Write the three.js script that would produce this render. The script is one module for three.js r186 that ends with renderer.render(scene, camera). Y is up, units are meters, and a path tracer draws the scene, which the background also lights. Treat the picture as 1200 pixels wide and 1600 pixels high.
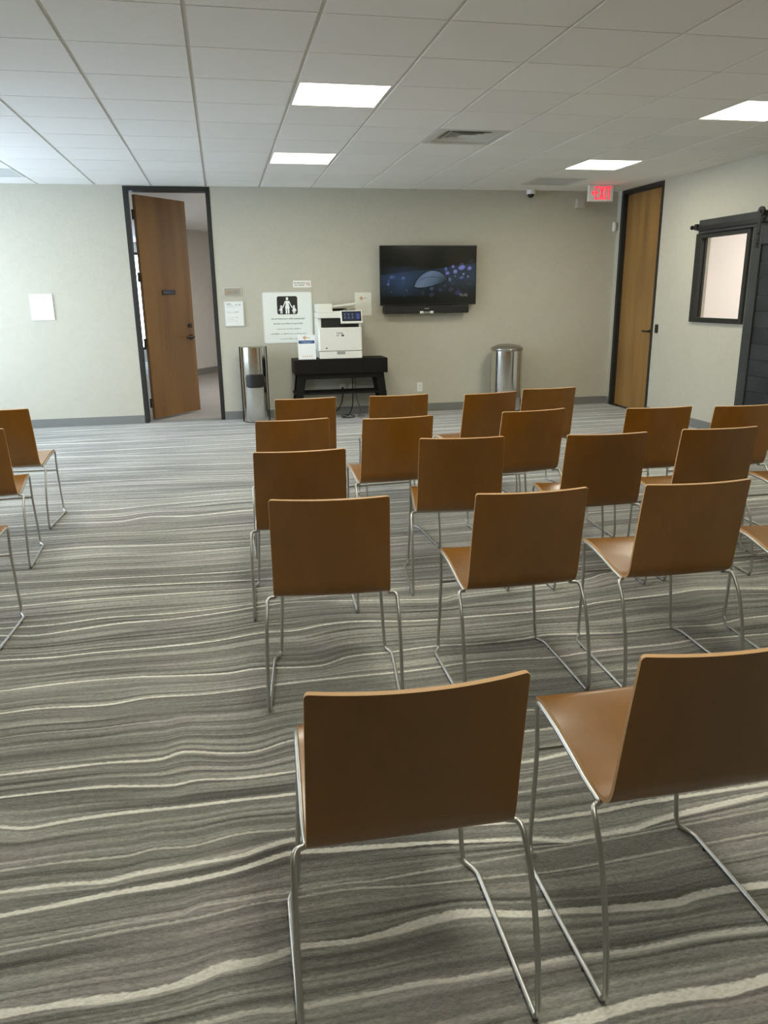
import * as THREE from 'three';
import { RoundedBoxGeometry } from 'three/addons/geometries/RoundedBoxGeometry.js';
import { mergeGeometries } from 'three/addons/utils/BufferGeometryUtils.js';
import { RectAreaLightUniformsLib } from 'three/addons/lights/RectAreaLightUniformsLib.js';

// ---------------------------------------------------------------- camera, sky, lamps, exposure
const scene = new THREE.Scene();
RectAreaLightUniformsLib.init();
const renderer = new THREE.WebGLRenderer({ antialias: true });
renderer.toneMapping = THREE.LinearToneMapping;
renderer.toneMappingExposure = 1.38;
renderer.shadowMap.enabled = true;
const F = 1186.37, YAW = 0.2012, PITCH = 0.2782, ROLL = -0.0136, EYE = 1.4768;
const fw = new THREE.Vector3(Math.sin(YAW) * Math.cos(PITCH), -Math.sin(PITCH), -Math.cos(YAW) * Math.cos(PITCH));
const rt0 = new THREE.Vector3(Math.cos(YAW), 0, Math.sin(YAW)), up0 = rt0.clone().cross(fw);
const rt = rt0.clone().multiplyScalar(Math.cos(ROLL)).addScaledVector(up0, Math.sin(ROLL));
const up = up0.clone().multiplyScalar(Math.cos(ROLL)).addScaledVector(rt0, -Math.sin(ROLL));
const camera = new THREE.PerspectiveCamera(2 * Math.atan(800 / F) * 180 / Math.PI, 0.75, 0.05, 100);
camera.position.set(0, EYE, 0);
camera.quaternion.setFromRotationMatrix(new THREE.Matrix4().makeBasis(rt, up, fw.clone().negate()));
scene.add(camera);
scene.background = new THREE.Color().setRGB(0.62, 0.78, 1.0);   // even, hazy daylight outside the windows
scene.backgroundIntensity = 8.5;
const PANEL_COLOR = new THREE.Color().setRGB(1.0, 0.97, 0.80);   // LED ceiling panels
const PANEL_POWER = 16.5;
const HALL_POWER = 80, OFFICE_POWER = 52;

// a photo pixel on the floor -> (x, z); used to lay the stripes of the carpet
function floorAt(u, v) {
  const d = fw.clone().addScaledVector(rt, (u - 600) / F).addScaledVector(up, -(v - 800) / F);
  const t = -EYE / d.y;
  return [t * d.x, t * d.z];
}

// ---------------------------------------------------------------- sizes of the room
const H = 2.7157, ZB = -9.6912, XR = 5.1167, XL = -3.9, ZR = 3.2, TH = 0.15;
const GX0 = -0.0725, GS = 0.6096, GZ0 = -3.916, GD = 0.5891;   // ceiling grid

// ---------------------------------------------------------------- helpers
let seed = 7;
function rnd() { seed = (seed * 1664525 + 1013904223) >>> 0; return seed / 4294967296; }
const used = {};
function numbered(n) { const k = used[n] = (used[n] ?? -1) + 1; return k ? `${n}_${String(k).padStart(3, '0')}` : n; }
function shadows(o) { o.castShadow = true; o.receiveShadow = true; return o; }
function metres(g) {   // uv in metres from the larger faces
  const p = g.attributes.position, n = g.attributes.normal, uv = new Float32Array(p.count * 2);
  for (let i = 0; i < p.count; i++) {
    const ax = Math.abs(n.getX(i)), ay = Math.abs(n.getY(i)), az = Math.abs(n.getZ(i));
    if (ay >= ax && ay >= az) { uv[2 * i] = p.getX(i); uv[2 * i + 1] = p.getZ(i); }
    else if (ax >= az) { uv[2 * i] = p.getZ(i); uv[2 * i + 1] = p.getY(i); }
    else { uv[2 * i] = p.getX(i); uv[2 * i + 1] = p.getY(i); }
  }
  g.setAttribute('uv', new THREE.BufferAttribute(uv, 2));
  return g;
}
function bx(x0, x1, y0, y1, z0, z1, r = 0) {   // box between limits, optionally with rounded edges
  const w = x1 - x0, h = y1 - y0, d = z1 - z0;
  let g = r ? new RoundedBoxGeometry(w, h, d, 3, r) : new THREE.BoxGeometry(w, h, d);
  if (g.index) g = g.toNonIndexed();
  g.translate((x0 + x1) / 2, (y0 + y1) / 2, (z0 + z1) / 2);
  return metres(g);
}
function plainGeo(g) { return g.index ? g.toNonIndexed() : g; }
function obj(name, geos, m, parent) {
  const list = (Array.isArray(geos) ? geos : [geos]).map(plainGeo);
  const o = shadows(new THREE.Mesh(list.length > 1 ? mergeGeometries(list) : list[0], m));
  o.name = parent ? name : numbered(name);
  (parent || scene).add(o);
  return o;
}
function thing(name, label, category, pos = [0, 0, 0], turn = 0, group) {
  const o = new THREE.Group();
  o.name = numbered(name); o.position.set(...pos); o.rotation.y = turn;
  o.userData = { label, category };
  if (group) o.userData.group = group;
  scene.add(o);
  return o;
}
function structure(name, geos, m) { const o = obj(name, geos, m); o.userData.kind = 'structure'; return o; }
function structGroup(name, pos = [0, 0, 0]) {
  const o = new THREE.Group(); o.name = numbered(name); o.position.set(...pos); o.userData.kind = 'structure'; scene.add(o); return o;
}
function rounded(pts, radius, seg = 6) {   // polyline with rounded corners
  const P = pts.map((p) => new THREE.Vector3(...p)), out = [P[0]];
  for (let i = 1; i < P.length - 1; i++) {
    const r = Array.isArray(radius) ? radius[i] : radius;
    const a = P[i - 1].clone().sub(P[i]), b = P[i + 1].clone().sub(P[i]);
    const k = Math.min(r, a.length() * 0.48, b.length() * 0.48);
    const s = P[i].clone().addScaledVector(a.normalize(), k), e = P[i].clone().addScaledVector(b.normalize(), k);
    for (let j = 0; j <= seg; j++) {
      const t = j / seg;
      out.push(s.clone().multiplyScalar((1 - t) * (1 - t)).addScaledVector(P[i], 2 * t * (1 - t)).addScaledVector(e, t * t));
    }
  }
  out.push(P[P.length - 1]);
  return out;
}
function sweep(path, r, n = 10) {   // round rod along a polyline, ends closed
  const pos = [], nor = [], uv = [], idx = [];
  let side = null, len = 0;
  path.forEach((p, i) => {
    const d = path[Math.min(i + 1, path.length - 1)].clone().sub(path[Math.max(i - 1, 0)]).normalize();
    if (!side) side = Math.abs(d.y) < 0.9 ? new THREE.Vector3(0, 1, 0) : new THREE.Vector3(1, 0, 0);
    side = side.clone().addScaledVector(d, -side.dot(d)).normalize();
    const b = d.clone().cross(side);
    if (i) len += p.distanceTo(path[i - 1]);
    for (let k = 0; k <= n; k++) {
      const a = (k / n) * Math.PI * 2, v = side.clone().multiplyScalar(Math.cos(a)).addScaledVector(b, Math.sin(a));
      pos.push(p.x + v.x * r, p.y + v.y * r, p.z + v.z * r); nor.push(v.x, v.y, v.z); uv.push(k / n * r * 6, len);
    }
  });
  for (let i = 0; i < path.length - 1; i++) for (let k = 0; k < n; k++) {
    const a = i * (n + 1) + k, b = a + n + 1;
    idx.push(a, a + 1, b, b, a + 1, b + 1);
  }
  for (const [i, sgn] of [[0, -1], [path.length - 1, 1]]) {
    const q = path[i], d = path[Math.min(i + 1, path.length - 1)].clone().sub(path[Math.max(i - 1, 0)]).normalize().multiplyScalar(sgn);
    const c = pos.length / 3;
    pos.push(q.x, q.y, q.z); nor.push(d.x, d.y, d.z); uv.push(0, 0);
    for (let k = 0; k <= n; k++) { const o = (i * (n + 1) + k) * 3; pos.push(pos[o], pos[o + 1], pos[o + 2]); nor.push(d.x, d.y, d.z); uv.push(0, 0); }
    for (let k = 0; k < n; k++) sgn > 0 ? idx.push(c, c + 1 + k, c + 2 + k) : idx.push(c, c + 2 + k, c + 1 + k);
  }
  const g = new THREE.BufferGeometry();
  g.setAttribute('position', new THREE.Float32BufferAttribute(pos, 3));
  g.setAttribute('normal', new THREE.Float32BufferAttribute(nor, 3));
  g.setAttribute('uv', new THREE.Float32BufferAttribute(uv, 2));
  g.setIndex(idx);
  return plainGeo(g);
}
function cyl(r, h, x, y, z, axis = 'y', r2 = r, n = 24) {
  const g = new THREE.CylinderGeometry(r, r2, h, n);
  if (axis === 'x') g.rotateZ(Math.PI / 2);
  if (axis === 'z') g.rotateX(Math.PI / 2);
  g.translate(x, y, z);
  return plainGeo(g);
}
function roundRect(w, h, r) {
  const s = new THREE.Shape(), x = -w / 2, y = -h / 2;
  s.moveTo(x + r, y); s.lineTo(x + w - r, y); s.quadraticCurveTo(x + w, y, x + w, y + r); s.lineTo(x + w, y + h - r);
  s.quadraticCurveTo(x + w, y + h, x + w - r, y + h); s.lineTo(x + r, y + h); s.quadraticCurveTo(x, y + h, x, y + h - r);
  s.lineTo(x, y + r); s.quadraticCurveTo(x, y, x + r, y);
  return s;
}
function plate(w, h, r, t) {   // rounded plate in x-y, back at z = 0
  return plainGeo(new THREE.ExtrudeGeometry(roundRect(w, h, r), { depth: t, bevelEnabled: false, curveSegments: 6 }));
}
const v3 = (a) => new THREE.Vector3(...a);
function face(w, h) { return plainGeo(new THREE.PlaneGeometry(w, h)); }

// ---------------------------------------------------------------- noise and textures
const PERM = new Uint8Array(512), VAL = new Float32Array(256);
for (let i = 0; i < 256; i++) { PERM[i] = i; VAL[i] = rnd(); }
for (let i = 255; i > 0; i--) { const j = Math.floor(rnd() * (i + 1)); [PERM[i], PERM[j]] = [PERM[j], PERM[i]]; }
for (let i = 0; i < 256; i++) PERM[i + 256] = PERM[i];
function vn(x, y) {   // value noise 0..1
  const xi = Math.floor(x), yi = Math.floor(y);
  let fx = x - xi, fy = y - yi;
  fx = fx * fx * (3 - 2 * fx); fy = fy * fy * (3 - 2 * fy);
  const a = xi & 255, b = (xi + 1) & 255, c = yi & 255, d = (yi + 1) & 255;
  const p = PERM[a], q = PERM[b];
  const v00 = VAL[PERM[p + c]], v10 = VAL[PERM[q + c]], v01 = VAL[PERM[p + d]], v11 = VAL[PERM[q + d]];
  return (v00 + (v10 - v00) * fx) * (1 - fy) + (v01 + (v11 - v01) * fx) * fy;
}
function toSRGB(v) { v = v < 0 ? 0 : v > 1 ? 1 : v; return 255 * (v <= 0.0031308 ? 12.92 * v : 1.055 * Math.pow(v, 1 / 2.4) - 0.055); }
function dataTex(w, h, fn, color, rep) {
  const a = new Uint8Array(w * h * 4);
  for (let j = 0; j < h; j++) for (let i = 0; i < w; i++) {
    const c = fn(i, j), k = (j * w + i) * 4;
    if (color) { a[k] = toSRGB(c[0]); a[k + 1] = toSRGB(c[1]); a[k + 2] = toSRGB(c[2]); } else { a[k] = a[k + 1] = a[k + 2] = Math.max(0, Math.min(255, c * 255)); }
    a[k + 3] = 255;
  }
  const t = new THREE.DataTexture(a, w, h, THREE.RGBAFormat);
  t.magFilter = THREE.LinearFilter; t.minFilter = THREE.LinearMipmapLinearFilter; t.generateMipmaps = true;
  t.wrapS = t.wrapT = rep ? THREE.RepeatWrapping : THREE.ClampToEdgeWrapping;
  if (rep) t.repeat.set(...rep);
  if (color) t.colorSpace = THREE.SRGBColorSpace;
  t.needsUpdate = true;
  return t;
}
function canvasTex(w, h, draw) {
  const c = document.createElement('canvas'); c.width = w; c.height = h;
  draw(c.getContext('2d'), w, h);
  const t = new THREE.CanvasTexture(c);
  t.colorSpace = THREE.SRGBColorSpace;
  return t;
}
const lin = (r, g, b) => new THREE.Color().setRGB(r, g, b);
const std = (r, g, b, rough = 0.8, extra = {}) => new THREE.MeshStandardMaterial({ color: lin(r, g, b), roughness: rough, ...extra });

const peel = dataTex(256, 256, (i, j) => 0.5 * vn(i / 5, j / 5) + 0.35 * vn(i / 11 + 40, j / 11) + 0.15 * vn(i / 2.4, j / 2.4 + 90), false, [1 / 0.5, 1 / 0.5]);
const fissure = dataTex(256, 256, (i, j) => { const a = vn(i / 2.2, j / 2.2), b = vn(i / 7 + 31, j / 4 + 17); return 0.75 - (a < 0.3 ? 0.5 : 0) * b + 0.25 * vn(i / 20, j / 20); }, false, [1 / 0.3, 1 / 0.3]);
const wallMottle = (r, g, b) => dataTex(256, 256, (i, j) => { const k = 0.97 + 0.06 * (0.6 * vn(i / 9, j / 9) + 0.4 * vn(i / 34 + 8, j / 34)); return [r * k, g * k, b * k]; }, true, [1 / 1.3, 1 / 1.3]);

const M = {};
M.wall = new THREE.MeshStandardMaterial({ map: wallMottle(0.535, 0.51, 0.415), roughness: 0.85, bumpMap: peel, bumpScale: 0.0012 });
M.hallWall = new THREE.MeshStandardMaterial({ map: wallMottle(0.62, 0.60, 0.56), roughness: 0.88, bumpMap: peel, bumpScale: 0.0012 });
M.officeWall = std(0.80, 0.755, 0.715, 0.9);
M.tiles = [0.87, 0.855, 0.885].map((v) => new THREE.MeshStandardMaterial({ color: lin(v, v * 0.985, v * 0.93), roughness: 0.95, bumpMap: fissure, bumpScale: 0.0015 }));
M.tee = std(0.66, 0.65, 0.60, 0.7);
M.slab = std(0.5, 0.5, 0.48, 0.9);
M.base = std(0.20, 0.20, 0.185, 0.6);
M.frame = std(0.016, 0.016, 0.013, 0.55);
M.black = std(0.012, 0.012, 0.012, 0.45);
M.blackGloss = std(0.008, 0.008, 0.008, 0.18);
M.espresso = new THREE.MeshPhysicalMaterial({ color: lin(0.006, 0.0052, 0.004), roughness: 0.6, specularIntensity: 0.45 });
M.white = std(0.80, 0.80, 0.76, 0.45);
M.printer = new THREE.MeshPhysicalMaterial({ color: lin(0.80, 0.80, 0.73), roughness: 0.4, clearcoat: 0.15 });
M.metal = new THREE.MeshStandardMaterial({ color: lin(0.50, 0.50, 0.485), roughness: 0.38, metalness: 1 });
M.steel = new THREE.MeshStandardMaterial({ color: lin(0.66, 0.65, 0.62), roughness: 0.14, metalness: 1 });
M.steelDark = new THREE.MeshStandardMaterial({ color: lin(0.40, 0.39, 0.36), roughness: 0.3, metalness: 1 });
M.chrome = new THREE.MeshStandardMaterial({ color: lin(0.85, 0.85, 0.83), roughness: 0.1, metalness: 1 });
M.grille = std(0.64, 0.64, 0.59, 0.6);
M.grilleDark = std(0.42, 0.42, 0.39, 0.8);
M.glass = new THREE.MeshPhysicalMaterial({ color: 0xffffff, roughness: 0.02, transmission: 1, thickness: 0, ior: 1.5 });
M.cable = std(0.012, 0.012, 0.013, 0.5);
M.greyCable = std(0.16, 0.16, 0.16, 0.55);

// wood with grain along v
function woodTex(r, g, b, amp, size = 512, span = 1.0, sx = 1, sd = 0, spanV = span) {
  return dataTex(size, size, (i, j) => {
    const u = i / size, v = j / size;
    const wob = 0.05 * vn(u * 5 + sd, v * 4);
    const fine = vn((u + wob * 0.2) * 150 * sx + sd, v * 6) * 0.6 + vn((u + wob * 0.3) * 60 * sx + sd * 3, v * 3) * 0.4;
    const band = vn((u + wob) * 12 * sx + sd, v * 2.2 + sd), blot = vn(u * 4 + 9 + sd, v * 5 + 3);
    const k = 1 + amp * ((fine - 0.5) * 0.55 + (band - 0.5) * 0.8 + (blot - 0.5) * 0.7);
    return [r * k, g * k * (0.98 + 0.04 * band), b * k];
  }, true, [1 / span, 1 / spanV]);
}
function leatherTex(r, g, b, sd) {   // stained veneer: soft mottling, hardly any grain
  return dataTex(512, 512, (i, j) => {
    const u = i / 512, v = j / 512;
    const k = 1 + 0.16 * (vn(u * 7 + sd, v * 7) - 0.5) + 0.10 * (vn(u * 22 + sd, v * 17 + 4) - 0.5) + 0.05 * (vn(u * 90 + sd, v * 24) - 0.5) + 0.05 * (vn(u * 160, v * 160 + sd) - 0.5);
    return [r * k, g * k, b * k];
  }, true, [1 / 0.8, 1 / 1.1]);
}
M.shell = [0, 1, 2].map((k) => {
  const t = [1, 0.94, 1.06][k];
  return new THREE.MeshPhysicalMaterial({ map: leatherTex(0.225 * t, 0.091 * t, 0.005 * t, 11 * k), roughness: 0.36, clearcoat: 0.6, clearcoatRoughness: 0.22 });
});
M.shell.forEach((m) => { m.roughness = 0.36; });
M.ply = std(0.56, 0.33, 0.15, 0.5);
M.door = new THREE.MeshPhysicalMaterial({ map: woodTex(0.235, 0.116, 0.034, 0.42, 512, 0.95, 0.8, 5, 2.8), roughness: 0.42, clearcoat: 0.25, clearcoatRoughness: 0.3 });
M.doorOak = new THREE.MeshPhysicalMaterial({ map: woodTex(0.31, 0.165, 0.046, 0.4, 512, 1.3, 1.1, 29, 2.8), roughness: 0.42, clearcoat: 0.2, clearcoatRoughness: 0.3 });
M.charcoalV = new THREE.MeshStandardMaterial({ map: woodTex(0.027, 0.029, 0.028, 0.9, 256, 0.8, 0.6, 3), roughness: 0.6 });
M.charcoalH = [0, 1, 2].map((k) => {
  const t = woodTex(0.014 + 0.004 * k, 0.016 + 0.004 * k, 0.017 + 0.004 * k, 0.9, 256, 0.8, 0.6, 40 + 9 * k);
  t.rotation = Math.PI / 2;
  return new THREE.MeshStandardMaterial({ map: t, roughness: 0.62 });
});

// ---------------------------------------------------------------- carpet
// cream stripes followed on the photograph: [width in metres, brightness, pixels ...]
const STRIPES = [
  [0.026, 1, 700, 1660, 897, 1598, 1000, 1568, 1083, 1553, 1133, 1548, 1200, 1530],
  [0.012, 0.55, 325, 1598, 400, 1581, 454, 1577, 561, 1557, 664, 1536, 720, 1529, 790, 1515, 900, 1495, 1000, 1482, 1100, 1462, 1200, 1450],
  [0.022, 1, 0, 1585, 100, 1569, 200, 1556, 250, 1546, 300, 1531, 346, 1512, 400, 1502, 454, 1485, 472, 1479, 547, 1471, 603, 1459, 673, 1438, 729, 1427, 832, 1428, 874, 1424, 953, 1420, 1057, 1410, 1083, 1401, 1133, 1390, 1200, 1382],
  [0.007, 0.5, 200, 1453, 300, 1436, 400, 1412, 454, 1404, 540, 1390, 640, 1384, 760, 1372, 860, 1362, 960, 1345],
  [0.007, 0.45, 0, 1489, 150, 1466, 260, 1440, 320, 1415, 454, 1400],
  [0.016, 1, 0, 1431, 100, 1412, 142, 1403, 200, 1392, 292, 1377, 375, 1358, 417, 1344, 454, 1333, 510, 1329, 673, 1317, 729, 1315, 833, 1311, 900, 1315, 943, 1308, 987, 1297, 1033, 1280, 1083, 1267, 1133, 1255, 1167, 1247, 1200, 1240],
  [0.014, 1, 0, 1394, 100, 1382, 167, 1377, 217, 1365, 292, 1352, 375, 1337, 417, 1323, 458, 1312, 650, 1294, 841, 1281, 900, 1273, 940, 1267, 1000, 1255, 1097, 1240, 1177, 1228],
  [0.007, 0.6, 0, 1361, 100, 1347, 200, 1337, 240, 1327, 300, 1322, 375, 1303, 454, 1296],
  [0.014, 1, 0, 1292, 42, 1294, 104, 1283, 187, 1271, 292, 1260, 375, 1250, 454, 1241, 620, 1215, 808, 1192, 842, 1187, 887, 1177, 1000, 1160],
  [0.011, 1, 0, 1246, 100, 1235, 167, 1229, 267, 1227, 308, 1219, 375, 1216, 454, 1206, 640, 1174, 812, 1144, 862, 1138, 1000, 1122],
  [0.011, 1, 0, 1211, 104, 1199, 167, 1192, 250, 1186, 287, 1175, 354, 1177, 400, 1174, 456, 1157, 640, 1130, 817, 1110, 862, 1109],
  [0.009, 1, 0, 1115, 62, 1107, 167, 1101, 233, 1090, 312, 1085, 375, 1078, 417, 1072, 500, 1062, 633, 1049, 687, 1042, 717, 1037, 780, 1031, 864, 1027, 913, 1020, 976, 1013, 1046, 1006, 1088, 999, 1137, 995, 1200, 990],
  [0.010, 1, 0, 1080, 104, 1067, 208, 1058, 271, 1056, 354, 1052, 400, 1045, 500, 1040, 546, 1026, 608, 1019, 683, 1009, 742, 1006, 817, 998, 850, 992, 906, 990, 969, 988, 1046, 980, 1116, 976, 1158, 967, 1200, 962],
  [0.010, 1, 0, 1032, 83, 1027, 146, 1020, 250, 1011, 333, 1002, 408, 989, 462, 985, 508, 976, 558, 971, 650, 970, 754, 962, 817, 957, 902, 948, 930, 942, 976, 936, 1046, 928, 1095, 921, 1200, 920],
  [0.010, 1, 0, 993, 54, 993, 125, 983, 187, 974, 271, 967, 354, 956, 396, 949, 454, 941, 567, 938, 633, 937, 692, 935, 712, 930, 820, 918, 916, 905, 948, 896, 1100, 884],
  [0.010, 1, 0, 982, 83, 976, 167, 965, 271, 958, 354, 949, 417, 940],
  [0.009, 1, 0, 950, 104, 940, 208, 932, 312, 925, 392, 920, 429, 917, 621, 910, 704, 905],
  [0.010, 1, 0, 932, 83, 924, 167, 917, 250, 913, 375, 907, 520, 899],
  [0.009, 0.8, 0, 912, 167, 904, 300, 897, 375, 892, 425, 886, 560, 880],
  [0.009, 0.8, 0, 882, 58, 878, 150, 870, 238, 867, 319, 861, 392, 855, 600, 842],
  [0.009, 0.9, 0, 866, 69, 860, 132, 855, 223, 852, 311, 848, 392, 844, 620, 826],
  [0.010, 0.9, 0, 844, 62, 840, 168, 833, 245, 830, 326, 824, 392, 819, 620, 802],
  [0.012, 0.9, 0, 824, 102, 818, 187, 815, 231, 808, 297, 806, 392, 797, 600, 786],
  [0.010, 0.9, 60, 800, 172, 796, 245, 789, 392, 778, 560, 768],
  [0.012, 0.8, 40, 788, 150, 783, 275, 778, 333, 773, 392, 769, 560, 760],
  [0.014, 0.7, 30, 758, 113, 754, 245, 748, 392, 745, 560, 736],
  [0.014, 0.7, 0, 739, 77, 735, 223, 729, 392, 723, 560, 716],
  [0.016, 0.7, 0, 719, 77, 715, 392, 707, 560, 702],
  [0.016, 0.6, 60, 695, 223, 690, 392, 686, 560, 681],
].map(([w, k, ...px]) => {
  const pts = [];
  for (let i = 0; i < px.length; i += 2) pts.push(floorAt(px[i], px[i + 1]));
  pts.sort((a, b) => a[0] - b[0]);
  return { w, k, pts };
});
for (let z = -7.75, i = 0; z > -9.6; z -= 0.16 + 0.14 * rnd(), i++) STRIPES.push({ w: 0.012 + 0.008 * rnd(), k: 0.55 + 0.25 * rnd(), pts: [[-1.5, z], [0, z - 0.03], [2, z - 0.06]] });
for (let z = -0.35; z < 1.5; z += 0.22 + 0.1 * rnd()) STRIPES.push({ w: 0.02, k: 1, pts: [[-1, z], [0, z - 0.05], [1, z - 0.1]] });
STRIPES.forEach((s, n) => { s.mean = s.pts.reduce((a, p) => a + p[1], 0) / s.pts.length; s.n = n; });
STRIPES.sort((a, b) => b.mean - a.mean);
function stripeZ(s, x) {
  const p = s.pts, n = p.length, wave = 0.02 * (vn(x * 1.1 + s.n * 7, s.n) - 0.5);
  if (x <= p[0][0]) return p[0][1] + 0.045 * (p[0][0] - x) * 0.5 + wave * Math.min(1, p[0][0] - x);
  if (x >= p[n - 1][0]) return p[n - 1][1] - 0.045 * (x - p[n - 1][0]) * 0.5 + wave * Math.min(1, x - p[n - 1][0]);
  let i = 0; while (x > p[i + 1][0]) i++;
  const t = (x - p[i][0]) / (p[i + 1][0] - p[i][0]);
  const m = (a) => (a <= 0 || a >= n - 1) ? (p[Math.min(n - 1, a + 1)][1] - p[Math.max(0, a - 1)][1]) / (p[Math.min(n - 1, a + 1)][0] - p[Math.max(0, a - 1)][0]) : (p[a + 1][1] - p[a - 1][1]) / (p[a + 1][0] - p[a - 1][0]);
  const d = p[i + 1][0] - p[i][0], t2 = t * t, t3 = t2 * t;
  return (2 * t3 - 3 * t2 + 1) * p[i][1] + (t3 - 2 * t2 + t) * d * m(i) + (-2 * t3 + 3 * t2) * p[i + 1][1] + (t3 - t2) * d * m(i + 1);
}
const CREAM = [0.95, 0.92, 0.83];
function carpetTex(z0, z1, W, Hh) {   // v = 0 at z0 (near), v = 1 at z1 (far)
  const a = new Uint8Array(W * Hh * 4), n = STRIPES.length, zs = new Float32Array(n), x0 = XL, x1 = XR;
  for (let i = 0; i < W; i++) {
    const x = x0 + (x1 - x0) * (i + 0.5) / W;
    let last = 99;
    for (let k = 0; k < n; k++) { zs[k] = Math.min(stripeZ(STRIPES[k], x), last - 0.022); last = zs[k]; }
    let k = 0;
    for (let j = 0; j < Hh; j++) {
      const z = z0 + (z1 - z0) * (j + 0.5) / Hh;
      while (k < n && zs[k] > z) k++;
      // position among the stripes, so that the thin streaks run along with them
      let v;
      if (k === 0) v = STRIPES[0].mean + (z - zs[0]);
      else if (k === n) v = STRIPES[n - 1].mean + (z - zs[n - 1]);
      else { const t = (z - zs[k]) / (zs[k - 1] - zs[k]); v = STRIPES[k].mean + t * (STRIPES[k - 1].mean - STRIPES[k].mean); }
      const vv = v + 0.012 * (vn(x * 3, v * 9) - 0.5);
      const ragged = (vn(x * 120, z * 260) - 0.5);
      const w2 = vv + 0.0016 * ragged;
      const step = (e0, e1, q) => { const t = q <= e0 ? 0 : q >= e1 ? 1 : (q - e0) / (e1 - e0); return t * t * (3 - 2 * t); };
      const fine = vn(w2 / 0.0055 + 300, x / 0.45 + 11), s3 = vn(vv / 0.07 + 90, x / 0.8 + 7), s4 = vn(x / 0.5 + 20, z / 0.28);
      let g = 0.222 + 0.13 * (fine - 0.5) + 0.06 * (s3 - 0.5) + 0.05 * (s4 - 0.5);
      g += 0.16 * step(0.56, 0.82, vn(w2 / 0.0135 + 200, x / 0.85 + 60));
      g += 0.11 * step(0.60, 0.80, vn(w2 / 0.022 + 400, x / 1.2 + 31));
      g -= 0.105 * step(0.58, 0.84, vn(w2 / 0.0115 + 700, x / 0.7 + 17));
      g *= 1 + 0.5 * ragged;
      g = Math.max(0.065, g);
      const purple = Math.max(0, vn(x / 0.33 + 77, z / 0.16 + 5) - 0.66) * 0.4;
      let r = g * (1 + purple * 0.35), gg = g * (0.985 - purple * 0.25), b = g * (0.875 + purple * 0.35);
      // cream stripes with a ragged tufted edge
      let m = 0, br = 0;
      for (let q = Math.max(0, k - 1); q <= Math.min(n - 1, k); q++) {
        const s = STRIPES[q], half = s.w * 0.5 * (0.75 + 0.6 * vn(x / 0.12 + q * 13, q)) ;
        const d = Math.abs(z - zs[q] + 0.004 * ragged) - half;
        const e = d < -0.002 ? 1 : d > 0.002 ? 0 : (0.002 - d) / 0.004;
        if (e > m) { m = e; br = s.k; }
      }
      m *= br;
      const c = 1 + 0.28 * ragged;
      r += (CREAM[0] * c - r) * m; gg += (CREAM[1] * c - gg) * m; b += (CREAM[2] * c - b) * m;
      const o = (j * W + i) * 4;
      a[o] = toSRGB(r); a[o + 1] = toSRGB(gg); a[o + 2] = toSRGB(b); a[o + 3] = 255;
    }
  }
  const t = new THREE.DataTexture(a, W, Hh, THREE.RGBAFormat);
  t.magFilter = THREE.LinearFilter; t.minFilter = THREE.LinearMipmapLinearFilter; t.generateMipmaps = true; t.anisotropy = 8;
  t.colorSpace = THREE.SRGBColorSpace; t.needsUpdate = true;
  return t;
}
const pile = dataTex(256, 256, (i, j) => 0.5 * vn(i / 1.6, j / 1.6) + 0.5 * vn(i / 3.5 + 9, j / 3.5), false, [26, 26]);
{
  const floor = structGroup('floor');
  for (const [z0, z1, W, Hh] of [[ZR, -0.8, 512, 512], [-0.8, -2.5, 2048, 2048], [-2.5, -5.2, 2048, 2048], [-5.2, ZB, 1536, 2048]]) {
    const g = new THREE.PlaneGeometry(XR - XL, z0 - z1);
    g.rotateX(-Math.PI / 2);
    g.translate((XL + XR) / 2, 0, (z0 + z1) / 2);
    obj('carpet', g, new THREE.MeshPhysicalMaterial({ map: carpetTex(z0, z1, W, Hh), roughness: 0.95, bumpMap: pile, bumpScale: 0.003, sheen: 1, sheenColor: lin(0.85, 0.84, 0.8), sheenRoughness: 0.6 }), floor);
  }
  obj('subfloor', bx(XL - 0.2, XR + 0.2, -0.2, -0.002, ZB - 0.001, ZR + 0.2), M.slab, floor);
}

// ---------------------------------------------------------------- walls
const WH = H + 0.17, ZF = ZB - TH, XF = XR + TH;
structure('wall_back', [bx(XL - TH, -1.003, 0, WH, ZF, ZB), bx(-0.036, XR, 0, WH, ZF, ZB), bx(-1.003, -0.036, 2.709, WH, ZF, ZB)], M.wall);
structure('wall_right', [bx(XR, XF, 0, WH, ZF, -9.585), bx(XR, XF, 2.712, WH, -9.585, -8.605), bx(XR, XF, 0, WH, -8.605, -7.84), bx(XR, XF, 0, 1.17, -7.84, -6.975), bx(XR, XF, 2.05, WH, -7.84, -6.975), bx(XR, XF, 0, WH, -6.975, ZR + TH)], M.wall);
const WINZ = [[-9.4, -7.75], [-7.55, -5.9]];
{
  const g = [bx(XL - TH, XL, 0, 0.45, ZB, ZR + TH), bx(XL - TH, XL, 2.45, WH, ZB, ZR + TH)];
  let a = ZB;
  for (const [p, q] of [...WINZ, [ZR + TH, 0]]) { g.push(bx(XL - TH, XL, 0.45, 2.45, a, p)); a = q; }
  structure('wall_left', g, M.wall);
}
structure('wall_front', bx(XL, XR, 0, WH, ZR, ZR + TH), M.wall);
function baseboard(name, ...runs) { structure(name, runs.map((r) => bx(...r, 0.0025)), M.base); }
baseboard('baseboard_back', [XL, -1.004, 0, 0.1, ZB, ZB + 0.007], [-0.035, XR, 0, 0.1, ZB, ZB + 0.007]);
baseboard('baseboard_right', [XR - 0.007, XR, 0, 0.1, -8.604, ZR], [XR - 0.007, XR, 0, 0.1, ZB + 0.007, -9.586]);
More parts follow.
